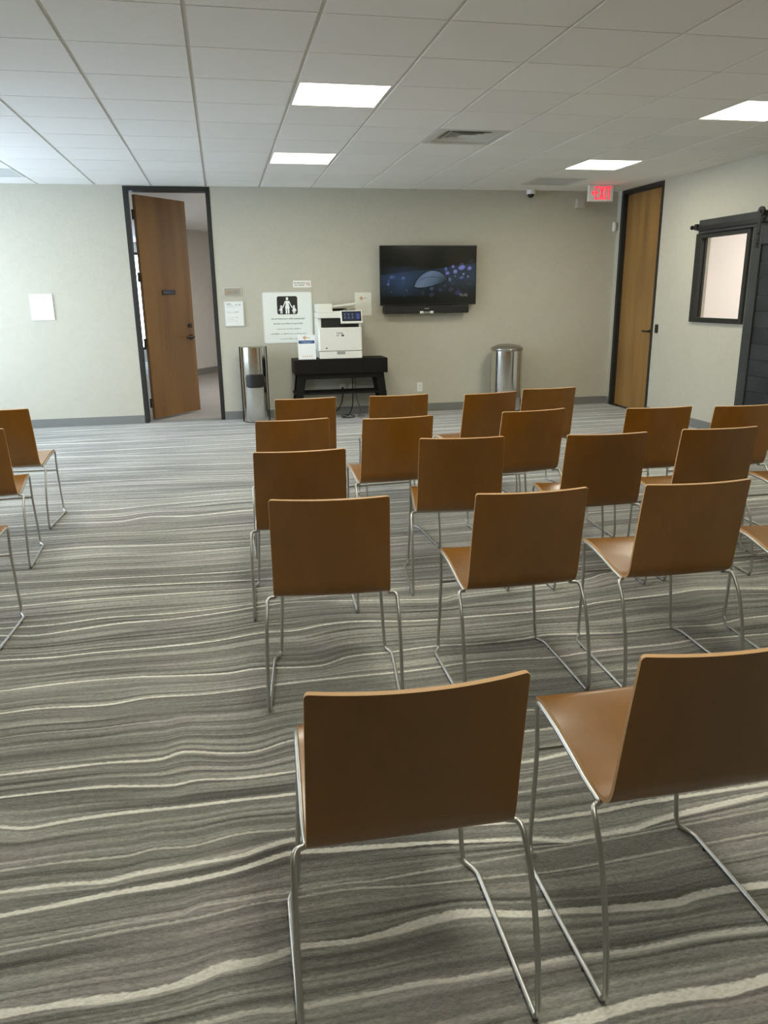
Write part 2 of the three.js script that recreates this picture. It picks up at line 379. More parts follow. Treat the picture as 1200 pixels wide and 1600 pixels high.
baseboard('baseboard_left', [XL, XL + 0.007, 0, 0.1, ZB + 0.007, ZR]);
baseboard('baseboard_front', [XL + 0.007, XR - 0.007, 0, 0.1, ZR - 0.007, ZR]);
WINZ.forEach(([p, q], n) => {
  const w = structGroup(`window_${n + 2}`), x0 = XL - 0.11, x1 = XL - 0.04;
  obj('window_frame', [bx(x0, x1, 0.45, 0.50, p, q), bx(x0, x1, 2.40, 2.45, p, q), bx(x0, x1, 0.50, 2.40, p, p + 0.05), bx(x0, x1, 0.50, 2.40, q - 0.05, q)], M.frame, w);
  const g = face(q - p - 0.1, 1.9); g.rotateY(Math.PI / 2); g.translate(XL - 0.075, 1.45, (p + q) / 2);
  obj('pane', g, M.glass, w);
  obj('window_sill', bx(XL - 0.04, XL + 0.03, 0.435, 0.455, p - 0.02, q + 0.02, 0.004), M.white, w);
});

// ---------------------------------------------------------------- ceiling: tiles, runners, lamps
const LAMP_CELLS = [];
for (const c of [-4, 1, 6]) for (const r of [-6, -2, 2, 6]) if (r !== -6 || c === 1) LAMP_CELLS.push([c, r]);
const VENT_CELLS = [[3, 4], [6, 8], [-4, 8]];
{
  const ceiling = structGroup('ceiling');
  obj('ceiling_deck', bx(XL - TH, XF, H + 0.12, H + 0.2, ZF, ZR + TH), M.slab, ceiling);
  const cache = {}, behind = [], gx = (i) => GX0 + GS * i, gz = (j) => GZ0 - GD * j;
  const i0 = Math.floor((XL - GX0) / GS), i1 = Math.floor((XR - GX0) / GS), j0 = Math.floor((GZ0 - ZR) / GD), j1 = Math.floor((GZ0 - ZB) / GD);
  for (let i = i0; i <= i1; i++) for (let j = j0; j <= j1; j++) {
    if ([...LAMP_CELLS, ...VENT_CELLS].some(([c, r]) => c === i && r === j)) continue;
    const xa = Math.max(gx(i) + 0.011, XL), xb = Math.min(gx(i + 1) - 0.011, XR), za = Math.max(gz(j + 1) + 0.004, ZB), zb = Math.min(gz(j) - 0.004, ZR);
    if (xb - xa < 0.02 || zb - za < 0.02) continue;
    if (za > 0.2) { behind.push(bx(xa, xb, H, H + 0.014, za, zb)); continue; }   // above and behind the photographer
    const key = (xb - xa).toFixed(4) + (zb - za).toFixed(4);
    cache[key] ??= bx(-(xb - xa) / 2, (xb - xa) / 2, 0, 0.014, -(zb - za) / 2, (zb - za) / 2);
    const t = shadows(new THREE.Mesh(cache[key], M.tiles[Math.floor(rnd() * 3)]));
    t.name = 'ceiling_tile'; t.position.set((xa + xb) / 2, H, (za + zb) / 2);
    ceiling.add(t);
  }
  obj('ceiling_tile', behind, M.tiles[0], ceiling).userData.kind = 'stuff';
  for (let i = i0 + 1; i <= i1; i++) obj('grid_runner', bx(gx(i) - 0.012, gx(i) + 0.012, H + 0.008, H + 0.014, ZB, ZR), M.tee, ceiling);
  for (let j = j0 + 1; j <= j1; j++) obj('grid_cross_tee', bx(XL, XR, H + 0.0105, H + 0.02, gz(j) - 0.012, gz(j) + 0.012), M.tee, ceiling);
}
const lampGlow = new THREE.MeshStandardMaterial({ color: lin(0.9, 0.9, 0.88), emissive: lin(1, 0.99, 0.93), emissiveIntensity: 2.2, roughness: 0.6 });
const LAMP_PLACE = { '-6': 'above the last row of chairs', '-2': 'above the middle of the chair rows', 2: 'over the chair rows', 6: 'next to the television wall' };
const LAMP_COL = { '-4': 'on the window side', 1: 'in line with the printer', 6: 'in line with the barn door' };
LAMP_CELLS.forEach(([c, r]) => {
  const x = GX0 + GS * (c + 0.5), z = GZ0 - GD * (r + 0.5), w = GS - 0.026, d = GD - 0.012;
  const o = thing('ceiling_light', `lit square panel ${LAMP_PLACE[r]}, ${LAMP_COL[c]}`, 'ceiling light', [x, H, z], 0, 'lit ceiling panels');
  const t = 0.012;
  obj('frame', [bx(-w / 2, w / 2, 0.001, 0.03, -d / 2, -d / 2 + t), bx(-w / 2, w / 2, 0.001, 0.03, d / 2 - t, d / 2), bx(-w / 2, -w / 2 + t, 0.001, 0.03, -d / 2 + t, d / 2 - t), bx(w / 2 - t, w / 2, 0.001, 0.03, -d / 2 + t, d / 2 - t)], M.white, o);
  obj('diffuser', bx(-w / 2 + t, w / 2 - t, 0.005, 0.012, -d / 2 + t, d / 2 - t), lampGlow, o);
  const L = new THREE.RectAreaLight(PANEL_COLOR, PANEL_POWER, w - 2 * t, d - 2 * t);
  L.position.y = 0.003; L.rotation.x = -Math.PI / 2; L.castShadow = true; L.name = 'lamp';
  o.add(L);
});
function vent(cell, kind, label) {
  const [c, r] = cell, x = GX0 + GS * (c + 0.5), z = GZ0 - GD * (r + 0.5), w = GS - 0.026, d = GD - 0.012;
  const o = thing('air_vent', label, 'vent', [x, H, z], 0, 'ceiling air vents');
  const t = kind === 'supply' ? 0.055 : 0.03;
  obj('frame', [bx(-w / 2, w / 2, 0.001, 0.02, -d / 2, -d / 2 + t), bx(-w / 2, w / 2, 0.001, 0.02, d / 2 - t, d / 2), bx(-w / 2, -w / 2 + t, 0.001, 0.02, -d / 2 + t, d / 2 - t), bx(w / 2 - t, w / 2, 0.001, 0.02, -d / 2 + t, d / 2 - t)], M.grille, o);
  obj('backing', bx(-w / 2 + t, w / 2 - t, kind === 'supply' ? 0.022 : 0.03, 0.07, -d / 2 + t, d / 2 - t), M.grilleDark, o);
  if (kind === 'supply') {   // nested square cones
    for (let k = 0; k < 4; k++) {
      const a = 0.300 - 0.07 * k, s = new THREE.CylinderGeometry(a * 0.88, a * 1.10, 0.016, 4, 1, true);
      s.rotateY(Math.PI / 4); s.scale(1, 1, d / w); s.translate(0, 0.012, 0);
      obj('louver', s, new THREE.MeshStandardMaterial({ color: M.grille.color, roughness: 0.6, side: THREE.DoubleSide }), o);
    }
    obj('center_plate', bx(-0.045, 0.045, 0.008, 0.014, -0.045, 0.045), M.grille, o);
  } else for (let k = 0; k < 22; k++) {
    const g = new THREE.BoxGeometry(w - 2 * t, 0.02, 0.002); g.rotateX(0.6); g.translate(0, 0.016, -d / 2 + t + (k + 0.5) * (d - 2 * t) / 22);
    obj('louver', g, M.grille, o);
  }
}
vent(VENT_CELLS[0], 'supply', 'square louvred ceiling air diffuser in front of the television');
vent(VENT_CELLS[1], 'return', 'dark louvred return air grille beside the exit sign');
vent(VENT_CELLS[2], 'return', 'louvred return air grille near the open door');

// ---------------------------------------------------------------- door 1: open wooden door in the back wall
{
  const d = structGroup('door_1'), x0 = -1.003, x1 = -0.036, y = 2.707;
  const za = ZF - 0.006, zb = ZB + 0.006, w = 0.05;
  obj('door_frame', [bx(x0, x0 + w, 0, y, za, zb, 0.004), bx(x1 - w, x1, 0, y, za, zb, 0.004), bx(x0 + w, x1 - w, y - w, y, za, zb, 0.004)], M.frame, d);
  obj('threshold', bx(x0 + w, x1 - w, 0, 0.006, ZF, ZB), M.base, d);
  const leaf = new THREE.Group(); leaf.name = 'door_leaf';
  leaf.position.set(-0.915, 0, -9.868); leaf.rotation.y = Math.atan2(0.68, 0.54);
  d.add(leaf);
  const lw = 0.868;
  obj('door_panel', bx(0.008, lw, 0.025, 2.64, -0.022, 0.022, 0.002), M.door, leaf);
  obj('deadbolt', cyl(0.028, 0.02, lw - 0.085, 1.13, 0.03, 'z'), M.black, leaf);
  obj('door_handle', [cyl(0.034, 0.014, lw - 0.075, 0.985, 0.028, 'z'), cyl(0.012, 0.05, lw - 0.075, 0.985, 0.05, 'z'), bx(lw - 0.20, lw - 0.06, 0.974, 0.996, 0.062, 0.08, 0.006), cyl(0.034, 0.014, lw - 0.075, 0.985, -0.028, 'z'), cyl(0.012, 0.06, lw - 0.075, 0.985, -0.05, 'z'), bx(lw - 0.19, lw - 0.06, 0.974, 0.996, -0.08, -0.062, 0.006)], M.black, leaf);
  obj('latch_plate', bx(lw - 0.001, lw + 0.002, 0.94, 1.03, -0.012, 0.012), M.black, leaf);
  for (const hy of [0.22, 0.95, 1.72, 2.42]) obj('hinge', [cyl(0.009, 0.11, -0.004, hy, -0.012, 'y'), bx(-0.008, 0.03, hy - 0.055, hy + 0.055, -0.0235, -0.0215), bx(-0.03, 0.004, hy - 0.055, hy + 0.055, -0.012, -0.009)], M.black, leaf);
  const p = obj('name_plate', plate(0.235, 0.055, 0.004, 0.006), [std(0.03, 0.035, 0.05, 0.4)][0], leaf);
  p.position.set(0.44, 1.545, 0.0222);
  const strip = obj('name_plate_print', face(0.225, 0.045), new THREE.MeshStandardMaterial({ roughness: 0.4, map: canvasTex(256, 52, (g, W, h) => {
    g.fillStyle = '#2a303c'; g.fillRect(0, 0, W, h); g.fillStyle = '#8d959d'; g.fillRect(122, 4, 5, 44);
    g.fillStyle = '#5f6a75'; for (let i = 0; i < 6; i++) g.fillRect(24 + i * 15, 14, 10, 24); for (let i = 0; i < 7; i++) g.fillRect(140 + i * 14, 18, 9, 18);
  }) }), leaf);
  strip.position.set(0.44, 1.545, 0.0287);
}
// the hall behind the open door
structure('floor_hall', bx(-4.5, 3.5, -0.2, -0.001, -19.2, ZB), std(0.36, 0.335, 0.30, 0.95, { bumpMap: pile, bumpScale: 0.003 }));
structure('ceiling_hall', bx(-4.5, 3.5, H, H + 0.1, -19.2, ZF), M.tiles[0]);
structure('wall_hall_left', bx(-4.65, -4.5, 0, WH, -19.2, ZF), M.hallWall);
structure('wall_hall_right', bx(3.5, 3.65, 0, WH, -19.2, ZF), M.hallWall);
structure('wall_hall_back', [bx(-4.5, -3.9, 0, WH, -19.35, -19.2), bx(-1.6, 3.5, 0, WH, -19.35, -19.2), bx(-3.9, -1.6, 2.5, WH, -19.35, -19.2), bx(-3.9, -1.6, 0, 0.3, -19.35, -19.2)], M.hallWall);
{
  const w = structGroup('window_4');
  obj('window_frame', [bx(-3.9, -3.84, 0.3, 2.5, -19.32, -19.24), bx(-1.66, -1.6, 0.3, 2.5, -19.32, -19.24), bx(-3.84, -1.66, 0.3, 0.36, -19.32, -19.24), bx(-3.84, -1.66, 2.44, 2.5, -19.32, -19.24)], M.frame, w);
  const g = face(2.18, 2.08); g.translate(-2.75, 1.4, -19.28); obj('pane', g, M.glass, w);
}
{   // wall that runs obliquely across the hall
  const a = [-0.92, -15.06], b = [1.75, -19.18], L = Math.hypot(b[0] - a[0], b[1] - a[1]), ang = Math.atan2(-(b[1] - a[1]), b[0] - a[0]);
  const g = bx(0, L, 0, H, -0.12, 0), k = bx(0, L, 0, 0.12, 0, 0.008);
  for (const q of [g, k]) { q.rotateY(ang); q.translate(a[0], 0, a[1]); }
  structure('wall_hall_oblique', g, M.hallWall);
  structure('baseboard_hall', k, M.base);
}
{
  const o = thing('hall_ceiling_light', 'ceiling panel lighting the hall behind the open door', 'ceiling light', [1.6, H, -12.4], 0);
  obj('frame', bx(-0.3, 0.3, -0.012, -0.001, -0.3, 0.3, 0.003), M.white, o);
  obj('diffuser', bx(-0.28, 0.28, -0.0145, -0.0125, -0.28, 0.28), lampGlow, o);
  const L = new THREE.RectAreaLight(new THREE.Color().setRGB(1, 0.95, 0.9), HALL_POWER, 0.56, 0.56);
  L.position.y = -0.017; L.rotation.x = -Math.PI / 2; L.castShadow = true; o.add(L);
}

// ---------------------------------------------------------------- door 2: closed door in the right wall
{
  const d = structGroup('door_2'), za = -9.585, zb = -8.605, y = 2.71, w = 0.05, xa = XR - 0.006, xb = XF;
  obj('door_frame', [bx(xa, xb, 0, y, za, za + w, 0.004), bx(xa, xb, 0, y, zb - w, zb, 0.004), bx(xa, xb, y - w, y, za + w, zb - w, 0.004)], M.frame, d);
  const leaf = obj('door_panel', bx(XR + 0.055, XR + 0.1, 0.012, y - w - 0.004, za + w + 0.003, zb - w - 0.003, 0.002), M.doorOak, d);
  obj('door_handle', [cyl(0.03, 0.014, XR + 0.048, 1.005, zb - w - 0.075, 'x'), cyl(0.011, 0.05, XR + 0.025, 1.005, zb - w - 0.075, 'x'), bx(XR - 0.012, XR + 0.004, 0.994, 1.016, zb - w - 0.20, zb - w - 0.06, 0.006)], M.black, leaf);
  obj('door_stop', [bx(XR + 0.1, XR + 0.12, 0, y - w, za + w, za + w + 0.02), bx(XR + 0.1, XR + 0.12, 0, y - w, zb - w - 0.02, zb - w)], M.frame, d);
  obj('threshold', bx(XR, XF, 0, 0.008, za + w, zb - w), M.black, d);
}
structure('wall_closet', bx(XF + 0.3, XF + 0.35, 0, WH, -9.9, -8.45), M.wall);

// ---------------------------------------------------------------- window 1: office window, the office behind it
{
  const w = structGroup('window_1'), z0 = -7.842, z1 = -6.948, y0 = 1.148, y1 = 2.066, xa = XR - 0.03, xb = XR + 0.02, t = 0.05;
  const side = (a, b, c, e) => bx(xa, xb, a, b, c, e, 0.004);
  obj('window_casing', [side(y0, y1, z0, z0 + t + 0.05), side(y0, y1, z1 - t, z1), side(y0, y0 + t, z0 + t + 0.05, z1 - t), side(y1 - t, y1, z0 + t + 0.05, z1 - t)], M.frame, w);
  obj('window_jamb', [bx(xb, XR + 0.045, 1.17, 2.05, -7.84, -7.735), bx(xb, XR + 0.045, 1.17, 2.05, -7.0, -6.975), bx(xb, XR + 0.045, 1.17, 1.195, -7.735, -7.0), bx(xb, XR + 0.045, 2.02, 2.05, -7.735, -7.0)], M.frame, w);
  const g = face(0.75, 0.85); g.rotateY(-Math.PI / 2); g.translate(XR + 0.04, 1.608, -7.377);
  obj('pane', g, M.glass, w);
}
structure('wall_office_side', [bx(XF, 8.0, 0, WH, -8.42, -8.3), bx(XF, 8.0, 0, WH, -4.6, -4.5)], M.officeWall);
structure('wall_office_back', bx(8.0, 8.1, 0, WH, -8.42, -4.5), M.officeWall);
structure('floor_office', bx(XF, 8.1, -0.1, 0, -8.42, -4.5), M.base);
structure('ceiling_office', bx(XF, 8.1, H, H + 0.1, -8.42, -4.5), M.tiles[0]);
{
  const o = thing('office_ceiling_light', 'ceiling panel lighting the office behind the black framed window', 'ceiling light', [6.9, H, -6.9], 0);
  obj('frame', bx(-0.3, 0.3, -0.012, -0.001, -0.3, 0.3, 0.003), M.white, o);
  obj('diffuser', bx(-0.28, 0.28, -0.0145, -0.0125, -0.28, 0.28), lampGlow, o);
  const L = new THREE.RectAreaLight(new THREE.Color().setRGB(1, 0.95, 0.92), OFFICE_POWER, 0.56, 0.56);
  L.position.y = -0.017; L.rotation.x = -Math.PI / 2; L.castShadow = true; o.add(L);
}

// ---------------------------------------------------------------- sliding barn door and its track
{
  const o = thing('barn_door', 'charcoal stained sliding barn door of wooden boards hanging on the wall', 'door', [XR - 0.085, 0, -6.8]);
  const W = 1.25, y0 = 0.02, y1 = 2.05, st = 0.13, xt = 0.022;   // z runs from 0 (far end) to W
  const st1 = obj('stile', bx(-xt, xt, y0, y1, 0, st, 0.003), M.charcoalV, o);
  obj('stile', bx(-xt, xt, y0, y1, W - st, W, 0.003), M.charcoalV, o);
  obj('rail', bx(-xt, xt, y1 - 0.16, y1, st + 0.001, W - st - 0.001, 0.003), M.charcoalH[2], o);
  obj('rail', bx(-xt, xt, y0, y0 + 0.2, st + 0.001, W - st - 0.001, 0.003), M.charcoalH[2], o);
  const n = 11, h = (y1 - 0.16 - y0 - 0.2) / n;
  for (let k = 0; k < n; k++) obj('plank', bx(-xt + 0.016 + 0.002 * rnd(), xt - 0.004, y0 + 0.2 + k * h + 0.0012, y0 + 0.2 + (k + 1) * h - 0.0012, st, W - st, 0.002), M.charcoalH[Math.floor(rnd() * 3)], o);
  for (const z of [0.075, W - 0.075]) {
    const s = obj('hanger_strap', bx(-xt - 0.006, -xt, 1.86, 2.2, z - 0.022, z + 0.022, 0.002), M.black, o);
    obj('hanger_wheel', cyl(0.045, 0.018, -xt + 0.008, 2.185, z, 'x'), M.black, s);
    obj('strap_bolt', [cyl(0.010, 0.008, -xt - 0.009, 1.90, z, 'x'), cyl(0.010, 0.008, -xt - 0.009, 1.99, z, 'x'), cyl(0.012, 0.01, -xt - 0.010, 2.185, z, 'x')], M.black, s);
  }
}
{
  const o = thing('barn_door_track', 'black header board with sliding door rail above the office window', 'door track', [XR, 2.13, -7.77]);
  obj('header_board', bx(-0.055, -0.031, -0.068, 0.068, 0, 3.0, 0.003), M.charcoalV, o);
  obj('track_rail', bx(-0.078, -0.070, -0.038, 0.005, 0.0, 2.98, 0.002), M.black, o);
  for (const z of [0.1, 0.8, 1.5, 2.2, 2.9]) obj('track_spacer', cyl(0.012, 0.016, -0.0625, -0.016, z, 'x'), M.black, o);
  obj('door_stopper', [bx(-0.10, -0.066, -0.03, 0.03, -0.02, 0.02, 0.004), cyl(0.011, 0.07, -0.085, 0.0, -0.04, 'z'), cyl(0.022, 0.014, -0.085, 0.0, -0.075, 'z')], M.black, o);
}

// ---------------------------------------------------------------- stackable chairs
const CH = (() => {
  // side profile of the bent plywood, front edge of the seat -> top of the back: [z, y]
  const prof = new THREE.CatmullRomCurve3([[-0.252, 0.428], [-0.238, 0.439], [-0.19, 0.4455], [-0.11, 0.443], [-0.02, 0.433], [0.07, 0.421], [0.128, 0.4155], [0.162, 0.418], [0.186, 0.432], [0.199, 0.46], [0.208, 0.51], [0.222, 0.60], [0.239, 0.70], [0.258, 0.806]].map(([z, y]) => new THREE.Vector3(0, y, z)), false, 'centripetal');
  const len = prof.getLength(), N = 60, NU = 20, ts = [];
  const end = 0.008;
  for (let k = 0; k <= 4; k++) ts.push(end * (1 - Math.cos((k / 4) * Math.PI / 2)) / len);
  for (let k = 1; k < N; k++) ts.push((end + (len - 2 * end) * k / N) / len);
  for (let k = 4; k >= 0; k--) ts.push(1 - end * (1 - Math.cos((k / 4) * Math.PI / 2)) / len);
  const bend = ts.findIndex((t) => { const p = prof.getPointAt(t); return p.z > 0.1 && p.y > 0.424; });
  const tb = ts[bend];
  const mid = (t, u) => {
    const p = prof.getPointAt(Math.min(1, Math.max(0, t)));
    const ws = THREE.MathUtils.lerp(0.200, 0.2135, Math.min(1, t / tb)), wb = THREE.MathUtils.lerp(0.2135, 0.2075, Math.max(0, (t - tb) / (1 - tb)));
    let w = t < tb ? ws : wb;
    const d = Math.min(t, 1 - t) * len, r = end;
    if (d < r) w += -r + Math.sqrt(Math.max(0, r * r - (r - d) * (r - d)));
    const k = Math.max(0, (t - tb) / (1 - tb)), s = Math.min(1, Math.max(0, t / tb));
    p.x = u * w;
    p.z += 0.028 * (1 - u * u) * Math.pow(k, 0.9);
    if (t < tb) p.y -= 0.021 * (1 - u * u) * Math.sin(Math.PI * Math.min(1, s * 0.95 + 0.02));
    return p;
  };
  const P = [], Nn = [];
  for (const t of ts) for (let j = 0; j <= NU; j++) {
    const u = -1 + 2 * j / NU, tt = Math.min(0.985, Math.max(0.015, t)), uu = Math.max(-0.98, Math.min(0.98, u)), e = 0.002;
    const a = mid(tt + e, uu).sub(mid(tt - e, uu)), b = mid(tt, uu + e).sub(mid(tt, uu - e));
    P.push(mid(t, u)); Nn.push(b.cross(a).normalize().negate());
  }
  // make the normals point to the sitter's side
  const c = Nn[Math.floor(NU / 2) + 20 * (NU + 1)]; if (c.y < 0) Nn.forEach((v) => v.negate());
  const th = 0.0052, R = NU + 1, at = (i, j) => i * R + j;
  function skin(i0, i1) {
    const pos = [], nor = [], uv = [], idx = [];
    for (const s of [1, -1]) {
      const o = pos.length / 3;
      for (let i = i0; i <= i1; i++) for (let j = 0; j <= NU; j++) {
        const p = P[at(i, j)], n = Nn[at(i, j)];
        pos.push(p.x + n.x * th * s, p.y + n.y * th * s, p.z + n.z * th * s); nor.push(n.x * s, n.y * s, n.z * s);
        uv.push(p.x + 0.25 + (s < 0 ? 0.3 : 0), ts[i] * len + (s < 0 ? 0.17 : 0));
      }
      for (let i = 0; i < i1 - i0; i++) for (let j = 0; j < NU; j++) {
        const a = o + i * R + j, b = a + 1, d = a + R, e = d + 1;
        const p0 = new THREE.Vector3().fromArray(pos, a * 3), p1 = new THREE.Vector3().fromArray(pos, b * 3), p2 = new THREE.Vector3().fromArray(pos, d * 3);
        const f = p1.sub(p0).cross(p2.sub(p0)).dot(new THREE.Vector3().fromArray(nor, a * 3)) > 0;
        f ? idx.push(a, b, d, b, e, d) : idx.push(a, d, b, b, d, e);
      }
    }
    const g = new THREE.BufferGeometry();
    g.setAttribute('position', new THREE.Float32BufferAttribute(pos, 3)); g.setAttribute('normal', new THREE.Float32BufferAttribute(nor, 3)); g.setAttribute('uv', new THREE.Float32BufferAttribute(uv, 2)); g.setIndex(idx);
    return g;
  }
  function rim() {
    const loop = [], n = ts.length;
    for (let i = 0; i < n; i++) loop.push(at(i, 0));
    for (let j = 1; j <= NU; j++) loop.push(at(n - 1, j));
    for (let i = n - 2; i >= 0; i--) loop.push(at(i, NU));
    for (let j = NU - 1; j > 0; j--) loop.push(at(0, j));
    const pos = [], nor = [], uv = [], idx = [], L = loop.length;
    const probe = P[loop[31]].clone().sub(P[loop[29]]).cross(Nn[loop[30]]), sgn = probe.x < 0 ? 1 : -1;   // the left edge faces -x
    for (let k = 0; k <= L; k++) {
      const i = loop[k % L], p = P[i], nn = Nn[i], d = P[loop[(k + 1) % L]].clone().sub(P[loop[(k + L - 1) % L]]).normalize();
      const out = d.cross(nn).normalize();
      out.multiplyScalar(sgn);
      for (const [s, b] of [[1, 0], [0.75, 0.0012], [-0.75, 0.0012], [-1, 0]]) {
        pos.push(p.x + nn.x * th * s + out.x * b, p.y + nn.y * th * s + out.y * b, p.z + nn.z * th * s + out.z * b);
        nor.push(out.x, out.y, out.z); uv.push(k * 0.01, s * th);
      }
    }
    for (let k = 0; k < L; k++) for (let q = 0; q < 3; q++) { const a = k * 4 + q, b = a + 4;
      const p0 = v3(pos.slice(a * 3, a * 3 + 3)), f = v3(pos.slice(b * 3, b * 3 + 3)).sub(p0).cross(v3(pos.slice(a * 3 + 3, a * 3 + 6)).sub(p0)).dot(v3(nor.slice(a * 3, a * 3 + 3))) > 0;
      f ? idx.push(a, b, a + 1, a + 1, b, b + 1) : idx.push(a, a + 1, b, a + 1, b + 1, b); }
    const g = new THREE.BufferGeometry();
    g.setAttribute('position', new THREE.Float32BufferAttribute(pos, 3)); g.setAttribute('normal', new THREE.Float32BufferAttribute(nor, 3)); g.setAttribute('uv', new THREE.Float32BufferAttribute(uv, 2)); g.setIndex(idx);
    return g;
  }
  const r = 0.0066, f = r + 0.0004;
  const side = (s) => {
    const m = (a) => a.map(([x, y, z]) => [s * x, y, z]);
    return {
      rear: rounded(m([[0.212, 0.4035, 0.152], [0.236, 0.408, 0.166], [0.240, 0.395, 0.184], [0.2425, 0.34, 0.225], [0.244, 0.25, 0.258], [0.245, 0.13, 0.286], [0.245, 0.03, 0.296], [0.245, f, 0.282]]), [0, 0.012, 0.014, 0.03, 0.05, 0.05, 0.018, 0]),
      runner: rounded(m([[0.245, f, 0.282], [0.247, f, 0.0], [0.247, f, -0.135]]), 0.1),
      front: rounded(m([[0.247, f, -0.135], [0.243, f, -0.152], [0.2225, f + 0.002, -0.188], [0.221, 0.03, -0.198], [0.206, 0.30, -0.212], [0.2035, 0.412, -0.232], [0.2035, 0.432, -0.222]]), [0, 0.016, 0.016, 0.016, 0.05, 0.014, 0]),
      rail: rounded(m([[0.2035, 0.432, -0.222], [0.206, 0.437, -0.19], [0.209, 0.4345, -0.10], [0.2115, 0.422, 0.0], [0.214, 0.409, 0.085], [0.213, 0.4035, 0.14], [0.212, 0.4035, 0.152]]), 0.03),
    };
  };
  const L = side(-1), Rr = side(1);
  const glide = (x, z) => cyl(0.0085, 0.005, x, 0.0028, z, 'y', 0.0085, 14);
  return {
    seat: skin(0, bend), back: skin(bend, ts.length - 1), rim: rim(),
    rods: [['leg', L.rear], ['leg', Rr.rear], ['leg', L.front], ['leg', Rr.front], ['floor_runner', L.runner], ['floor_runner', Rr.runner], ['seat_rail', L.rail], ['seat_rail', Rr.rail]].map(([n, p]) => [n, sweep(p, r)]),
    stretcher: sweep(rounded([[-0.206, 0.30, -0.212], [0, 0.30, -0.212], [0.206, 0.30, -0.212]], 0.01), 0.0056),
    cross: sweep(rounded([[-0.2135, 0.4035, 0.10], [-0.19, 0.397, 0.10], [0.19, 0.397, 0.10], [0.2135, 0.4035, 0.10]], 0.02), 0.0056),
    glides: [glide(-0.246, 0.2), glide(0.246, 0.2), glide(-0.247, -0.09), glide(0.247, -0.09)],
  };
})();
const chair0 = thing('stacking_chair', '', 'chair', [0, 0, 0], 0, 'brown plywood chairs set out in rows');
obj('seat', CH.seat, M.shell[0], chair0);
obj('backrest', CH.back, M.shell[0], chair0);
obj('plywood_edge', CH.rim, M.ply, chair0);
CH.rods.forEach(([n, g]) => obj(n, g, M.metal, chair0));
obj('stretcher', CH.stretcher, M.metal, chair0);
obj('cross_bar', CH.cross, M.metal, chair0);
CH.glides.forEach((g) => obj('glide', g, M.black, chair0));
const ORD = ['first', 'second', 'third', 'fourth', 'fifth'];
const CHAIRS = [   // x, z, turn in degrees, row from the television wall, seat from the aisle, block
  [0.311, -1.451, -1.5, 5, 1], [0.954, -1.451, -0.7, 5, 2],
  [0.353, -2.778, -6.8, 4, 1], [1.040, -2.699, -1.2, 4, 2], [1.676, -2.667, -2.2, 4, 3], [2.401, -2.664, -5.0, 4, 4],
  [0.315, -3.647, -2.1, 3, 1], [1.141, -3.756, -7.7, 3, 2], [1.847, -3.667, -4.2, 3, 3], [2.458, -3.659, -2.9, 3, 4], [3.185, -3.627, 0, 3, 5],
  [0.350, -4.550, 0.8, 2, 1], [0.937, -4.468, 2.6, 2, 2], [1.762, -4.501, 5.7, 2, 3], [2.562, -4.397, -3.5, 2, 4], [3.094, -4.327, -2.2, 2, 5],
  [0.518, -5.459, 1.3, 1, 1], [1.175, -5.435, -0.3, 1, 2], [1.777, -5.361, 10.2, 1, 3], [2.309, -5.491, 1.7, 1, 4],
  [-1.448, -5.499, -2.7, 1, 0], [-1.421, -4.680, 2.7, 2, 0], [-1.285, -3.540, -3.3, 3, 0],
];
CHAIRS.forEach(([x, z, a, row, s], i) => {
  const o = i ? chair0.clone() : chair0;
  if (i) { o.name = numbered('stacking_chair'); scene.add(o); }
  o.position.set(x, 0, z); o.rotation.y = a * Math.PI / 180;
  const label = s ? `brown plywood chair, ${ORD[s - 1]} seat from the aisle in ${ORD[row - 1]} row from the television`
    : `brown plywood chair across the aisle from the main block, ${ORD[row - 1]} row from television`;
  o.userData = { label, category: 'chair', group: 'brown plywood chairs set out in rows' };
  const m = M.shell[(i * 2 + row) % 3];
  o.children.forEach((c) => { if (c.name === 'seat' || c.name === 'backrest') c.material = m; });
});

